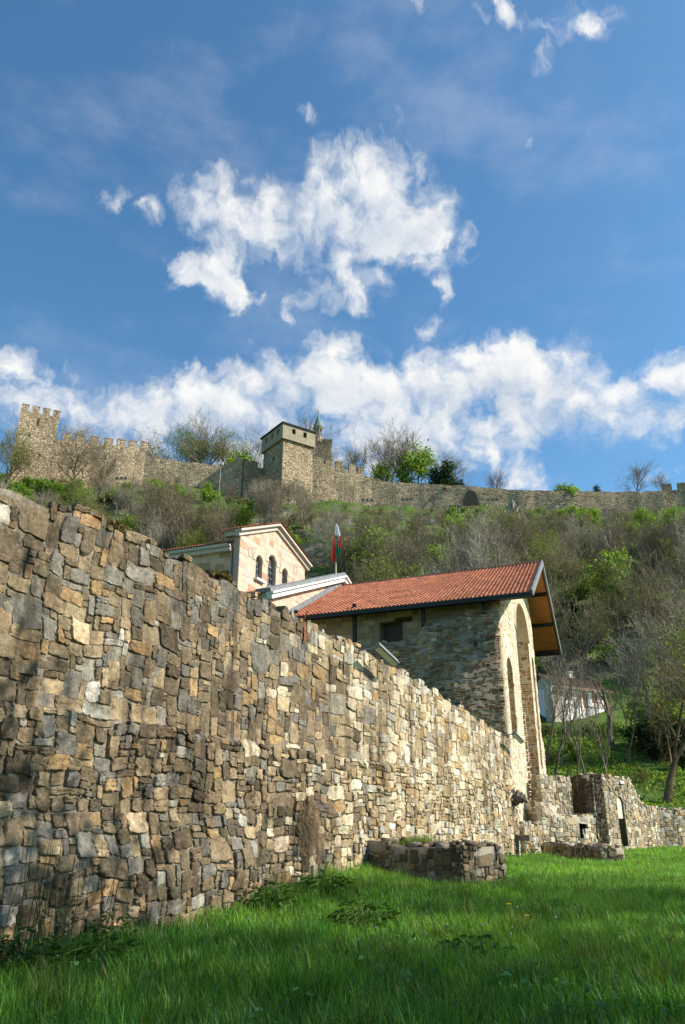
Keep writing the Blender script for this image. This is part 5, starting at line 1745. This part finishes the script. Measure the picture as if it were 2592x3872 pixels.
_wr = random.Random(77)
for _i in range(20):
    _l = _wr.uniform(-1.5, 26); _p = W0 + WD * _l + WN * (_wr.uniform(.32, .6) + (.3 if _l < 6.1 else 0))
    if 10.5 < _l < 14: continue
    leafy_weed('wall_weed', _p[0], _p[1], _wr.randrange(25, 60), .10, _wr.uniform(.25, .5), _wr.uniform(.15, .35), MDL, 300 + _i, 'small green weeds rooted along the foot of the long wall', group='weeds along the wall foot')


def tall_stems(x, y, n, seed, label):
    rg = np.random.default_rng(seed)
    root = empty('tall_weed', (x, y, float(hgt(x, y)))); tag(root, label, 'weed')
    s = MB(); lf = MB()
    for k in range(n):
        a = rg.uniform(0, 6.28); q = .35 * math.sqrt(rg.random()); H = rg.uniform(.9, 1.75)
        b = np.array([math.cos(a) * q, math.sin(a) * q, 0]); t = b + np.array([rg.normal(0, .14), rg.normal(0, .14), H])
        s.tube([tuple(b), tuple((b + t) / 2 + rg.normal(0, .03, 3)), tuple(t)], [.006, .005, .003], 4, col=(.08, .10, .03))
        for j in range(9):
            f = .2 + .8 * j / 9; p = b + (t - b) * f; d = rg.normal(0, 1, 3); d[2] = abs(d[2]) * .4; d /= np.linalg.norm(d); sd = np.cross(d, (0, 0, 1)); sd /= np.linalg.norm(sd) + 1e-9
            L = .07 * (1.3 - f); lf.add([p, p + d * L * .5 + sd * L * .25, p + d * L, p + d * L * .5 - sd * L * .25], q=[(0, 1, 2, 3)], col=np.array(MDL[rg.integers(0, 3)]) * rg.uniform(.7, 1.4))
    s.build('stem', M['leaf'], root); lf.build('foliage', M['leaf'], root)


tall_stems(-3.75, 10.5, 18, 5, 'tall thin weeds with small leaves against the near end of the wall')
tall_stems(-3.35, 11.5, 8, 6, 'thin weed stalks beside the big square stone low in the near wall')


# dry hanging grass on the wall and the tuft on the stub
def dry_tuft():
    rg = np.random.default_rng(61)
    mb = MB()
    for k in range(420):
        l = 8.3 + rg.normal(0, .26); z = 1.65 + rg.normal(0, .38); q = float(wout(l, z)) + .08
        L = rg.uniform(.25, .75); w = .004; p = W0 + WD * l + WN * q
        e = p + WN * rg.uniform(.02, .2) + WD * rg.normal(0, .09); mid = p + WN * rg.uniform(.08, .22)
        mb.add([(p[0] - WD[0] * w, p[1] - WD[1] * w, z), (p[0] + WD[0] * w, p[1] + WD[1] * w, z), (mid[0] + WD[0] * w, mid[1] + WD[1] * w, z - L * .35), (mid[0] - WD[0] * w, mid[1] - WD[1] * w, z - L * .35), (e[0], e[1], z - L)],
               q=[(0, 1, 2, 3)], t=[(3, 2, 4)], col=np.array((.24, .17, .105)) * rg.uniform(.5, 1.35))
    o = mb.build('dry_grass', M['leaf']); tag(o, 'dry brown grass hanging down the lower long wall right of its step', 'dry grass', kind='stuff')
    mb = MB()
    for k in range(1100):
        x = 2.0 + rg.normal(0, .33); y = 21.55 + rg.normal(0, .2); z = 1.0
        H = rg.uniform(.12, .34) * math.exp(-((x - 2.0) / .8) ** 2); a = rg.uniform(0, 6.28); w = .008; dx, dy = math.cos(a), math.sin(a); ln = rg.uniform(.05, .2)
        mb.add([(x - dy * w, y + dx * w, z), (x + dy * w, y - dx * w, z), (x + dx * ln, y + dy * ln, z + H)], t=[(0, 1, 2)], col=np.array((.15, .22, .035)) * rg.uniform(.6, 1.3))
    o = mb.build('grass_tuft', M['grass']); tag(o, 'bright green grass tuft growing on top of the wall stub', 'grass tuft', kind='stuff')


dry_tuft()


def small_flowers():
    rg = random.Random(8)
    g = 'dandelion seed heads in the grass'
    base = None
    for x, y in ((.45, 11.9), (1.9, 11.9), (1.05, 10.9), (2.1, 11.1), (1.4, 11.9), (3.05, 12.6), (2.25, 11.7), (-1.3, 12.2), (.2, 10.3), (3.6, 11.0), (2.7, 13.5)):
        if base is None:
            o = empty('dandelion')
            s = MB(); s.tube([(0, 0, 0), (.01, 0, .15), (.015, .005, .29)], [.004, .0035, .003], 5, col=(.09, .14, .04)); s.build('stem', M['leaf'], o)
            h = MB(); r0 = .015
            for k in range(90):
                v = Vector((rg.gauss(0, 1), rg.gauss(0, 1), rg.gauss(0, 1))).normalized(); c = Vector((.015, .005, .30))
                e = c + v * r0; a = v.orthogonal().normalized() * .005; b = v.cross(a)
                h.add([tuple(c), tuple(e + a), tuple(e + b), tuple(e - a), tuple(e - b)], t=[(0, 1, 3)], q=[(1, 2, 3, 4)])
            h.build('seed_head', M['puff'], o); base = o
        else: o = copy_tree(base)
        o.location = (x, y, float(hgt(x, y))); o.rotation_euler = (0, 0, rg.uniform(0, 6)); tag(o, 'white dandelion clock standing in the shaded grass', 'flower', g)
    base = None
    for x, y in ((11.4, 34.6), (11.6, 34.9), (11.9, 34.5), (2.55, 13.3), (2.6, 12.3), (11.2, 34.3), (12.2, 34.8)):
        if base is None:
            o = empty('yellow_flower')
            s = MB(); s.tube([(0, 0, 0), (0, .01, .35)], [.004, .003], 5, col=(.09, .14, .04)); s.build('stem', M['leaf'], o)
            h = MB()
            for k in range(12):
                a = 2 * math.pi * k / 12; d = (math.cos(a), math.sin(a)); e = (-d[1] * .012, d[0] * .012)
                h.add([(0, .01, .35), (d[0] * .03 + e[0], .01 + d[1] * .03 + e[1], .362), (d[0] * .045, .01 + d[1] * .045, .365), (d[0] * .03 - e[0], .01 + d[1] * .03 - e[1], .362)], q=[(0, 1, 2, 3)])
            h.build('petals', M['yellow'], o); base = o
        else: o = copy_tree(base)
        o.location = (x, y, float(hgt(x, y))); tag(o, 'small yellow flower in the grass', 'flower', 'yellow flowers in the lawn')


small_flowers()


# ---------------------------------------------------------------- sun, sky and clouds
SUN = Vector((1.0, -.10, .80)).normalized()
sl = bpy.data.lights.new('sun', 'SUN'); sl.energy = 4.8; sl.angle = R(.5); sl.color = (1.0, .93, .82)
so = bpy.data.objects.new('sun', sl); COL.objects.link(so)
so.rotation_euler = SUN.to_track_quat('Z', 'Y').to_euler(); so.location = (40, 0, 60)

world = bpy.data.worlds.new('World'); SC.world = world; world.use_nodes = True
W = NT(world.node_tree)
bg = W.n['Background']
sky = W.new('ShaderNodeTexSky', sky_type='NISHITA', sun_disc=False)
sky.sun_elevation = math.asin(SUN.z); sky.sun_rotation = math.atan2(SUN.x, SUN.y)
sky.air_density = 1.0; sky.dust_density = 1.0; sky.ozone_density = 2.2; sky.altitude = 200
# clouds as masses in azimuth / elevation (degrees), broken up by noise; north (+Y) is azimuth 0
gen = W.new('ShaderNodeTexCoord').outputs['Generated']
sp = W.new('ShaderNodeSeparateXYZ', {0: gen})
az = W.math('MULTIPLY', W.math('ARCTAN2', sp.outputs[0], sp.outputs[1]), 57.2958)
el = W.math('MULTIPLY', W.math('ARCSINE', sp.outputs[2]), 57.2958)
ae = W.new('ShaderNodeCombineXYZ', {0: az, 1: el, 2: 0.0}).outputs[0]
LOBES = [
    # upper cloud
    (-1.0, 44.5, 5.2, 3.0, .95), (3.8, 43.6, 5.2, 4.6, 1), (7.2, 41.2, 3.4, 3.0, .9), (10.6, 40.3, 2.6, 1.8, .62), (-5.2, 42.6, 5.0, 3.2, .95), (-11.4, 42.6, 4.2, 2.8, .95), (-10.6, 40.4, 3.6, 2.6, .8),
    (-2.8, 42.6, 6.0, 3.2, 1), (2.0, 41.6, 5.6, 3.0, 1), (6.4, 42.4, 4.2, 3.2, 1), (-7.6, 41.6, 4.6, 2.6, .95), (-4.2, 40.0, 4.2, 2.2, .8), (-12.6, 38.2, 3.8, 2.2, .85), (-9.6, 36.9, 3.4, 1.8, .75), (.8, 39.6, 3.0, 3.0, .85), (2.2, 37.6, 2.8, 2.2, .85), (-1.6, 37.0, 3.6, 1.7, .7), (-3.6, 35.6, 2.0, 1.2, .55),
    # band above the fortress
    (-23.0, 27.4, 6.5, 2.8, .8), (-28.5, 28.8, 5.5, 2.6, .8), (-16.0, 27.6, 6.0, 2.6, .95), (-10.6, 28.8, 5.5, 3.2, 1), (-5.5, 30.2, 4.8, 3.4, 1), (-.8, 31.6, 3.8, 3.6, 1.05), (3.0, 30.0, 4.6, 3.4, 1),
    (8.2, 30.2, 4.8, 3.6, 1), (13.2, 30.6, 5.4, 3.6, 1.05), (18.2, 29.8, 4.6, 3.4, 1), (21.4, 27.4, 4.4, 2.8, .9), (5.0, 26.6, 9.0, 3.0, .95), (-6.0, 26.2, 10.0, 2.8, .95), (-15, 26.0, 8, 2.2, .8), (16.5, 28.0, 7, 3.0, .95), (14.0, 27.0, 7.0, 2.6, .85), (13.6, 23.6, 3.6, 2.2, .75),
    (27.5, 28.2, 4.4, 2.8, .95), (25.0, 26.2, 4.0, 2.0, .7), (33, 27.5, 6, 3, .8), (26.0, 22.6, 5.0, .9, .5),
    # small scraps and wisps
    (-21.2, 41.8, 1.9, 1.0, .52), (-17.2, 41.5, 2.0, 1.1, .55), (8.8, 37.0, .9, 1.8, .5), (7.6, 34.6, 1.9, 1.6, .5), (-3.5, 48.8, 3.0, .8, .45), (5.9, 48.4, 1.2, .7, .45),
    (17.2, 53.4, 5.0, 1.8, .45), (22.0, 51.9, 4.0, 1.2, .42), (24.6, 50.6, 3.4, 1.5, .52), (19.6, 50.0, 1.8, 1.2, .48), (7.6, 54.5, 1.6, 1.2, .4), (17.6, 45.6, 1.8, .6, .42), (-30, 36, 5, .6, .3),
]
w1 = W.new('ShaderNodeVectorMath', {0: W.noise(ae, .16, 5, .6, dim='2D').outputs[1], 1: (.5, .5, .5)}, operation='SUBTRACT').outputs[0]
w2 = W.new('ShaderNodeVectorMath', {0: W.noise(ae, .55, 4, .6, dim='2D').outputs[1], 1: (.5, .5, .5)}, operation='SUBTRACT').outputs[0]
aw = W.vmath('ADD', ae, W.vmath('ADD', W.vmath('MULTIPLY', w1, (4.2, 2.6, 0)), W.vmath('MULTIPLY', w2, (1.3, 1.1, 0))))
acc = None
for a, e, ra, re, wt in LOBES:
    d = W.vmath('LENGTH', W.vmath('MULTIPLY', W.vmath('SUBTRACT', aw, (a, e, 0)), (1 / ra, 1 / re, 0)))
    v = W.rng(d, 1.5, .1, 0, wt, True)
    acc = v if acc is None else W.math('SMOOTH_MAX', acc, v, .12)
fb = W.noise(W.vmath('MULTIPLY', aw, (.85, 1.0, 0)), .33, 9, .58, dim='2D').outputs[0]
puff = W.new('ShaderNodeTexVoronoi', {'Vector': W.vmath('MULTIPLY', aw, (.85, 1.0, 0)), 'Scale': .42, 'Detail': 2.0, 'Roughness': .5, 'Lacunarity': 2.2}, feature='F1', voronoi_dimensions='2D').outputs['Distance']
brk = W.math('ADD', W.math('MULTIPLY', W.math('SUBTRACT', fb, .5), 1.7), W.math('MULTIPLY', W.math('SUBTRACT', .52, puff), .5))
dens = W.math('ADD', W.math('MULTIPLY', acc, 1.34), W.math('MULTIPLY', brk, W.rng(acc, .02, .45, 0, 1)))
soft = W.noise(ae, .12, 3, .5, dim='2D').outputs[0]
hi = W.rng(soft, .36, .62, 1.0, 1.6)
mr = W.new('ShaderNodeMapRange', {0: dens, 1: .22, 2: hi, 3: 0.0, 4: 1.0}); mr.interpolation_type = 'SMOOTHSTEP'
alpha = mr.outputs[0]
thin = W.noise(W.vmath('MULTIPLY', ae, (.05, .12, 0)), 1.0, 6, .6, dim='2D').outputs[0]
alpha = W.math('MAXIMUM', alpha, W.rng(thin, .45, .8, 0, .16, True))
# how much cloud lies towards the sun (right and up) from here: less of it means a lit edge
ash = W.vmath('ADD', W.vmath('ADD', ae, W.vmath('MULTIPLY', w1, (4.2, 2.6, 0))), (1.3, 2.1, 0))
acs = None
for a, e, ra, re, wt in LOBES:
    if wt < .75: continue
    d = W.vmath('LENGTH', W.vmath('MULTIPLY', W.vmath('SUBTRACT', ash, (a, e, 0)), (1 / ra, 1 / re, 0)))
    v = W.rng(d, 1.4, .3, 0, wt, True)
    acs = v if acs is None else W.math('MAXIMUM', acs, v)
fb2 = W.noise(W.vmath('MULTIPLY', W.vmath('ADD', aw, (.9, 1.1, 0)), (.85, 1.0, 0)), .33, 6, .6, dim='2D').outputs[0]
lit = W.math('SUBTRACT', 1.0, W.math('MULTIPLY', W.math('POWER', acs, 1.5), .62))
lit = W.math('ADD', lit, W.math('MULTIPLY', W.math('SUBTRACT', fb, fb2), 1.5))
lit = W.math('ADD', lit, W.math('MULTIPLY', W.math('SUBTRACT', .45, puff), .4))
shade = W.math('MINIMUM', W.math('MAXIMUM', lit, 0.0), 1.0)
ccol = W.mix(shade, (3.7, 4.2, 4.85), (6.0, 6.0, 5.95))
skc = W.new('ShaderNodeHueSaturation', {'Saturation': 1.15, 'Value': 1.17, 'Color': sky.outputs[0]}).outputs[0]
skc = W.mix(1.0, skc, (.82, 1.04, 1.02), 'MULTIPLY')
W.l.new(W.mix(alpha, skc, ccol), bg.inputs[0])
bg.inputs[1].default_value = .10

# ---------------------------------------------------------------- camera and view
cam = bpy.data.cameras.new('camera'); cam.lens = 18.0; cam.sensor_width = 23.6; cam.sensor_fit = 'AUTO'; cam.clip_end = 6000
co = bpy.data.objects.new('camera', cam); COL.objects.link(co)
co.location = (0, 0, 1.6); co.rotation_euler = (R(90 + 21.6), 0, 0)
SC.camera = co
SC.view_settings.view_transform = 'Standard'; SC.view_settings.look = 'None'; SC.view_settings.exposure = 0.7; SC.view_settings.gamma = 1.0
SC.cycles.use_denoising = True
SC.cycles.max_bounces = 6; SC.cycles.diffuse_bounces = 3; SC.cycles.transparent_max_bounces = 4
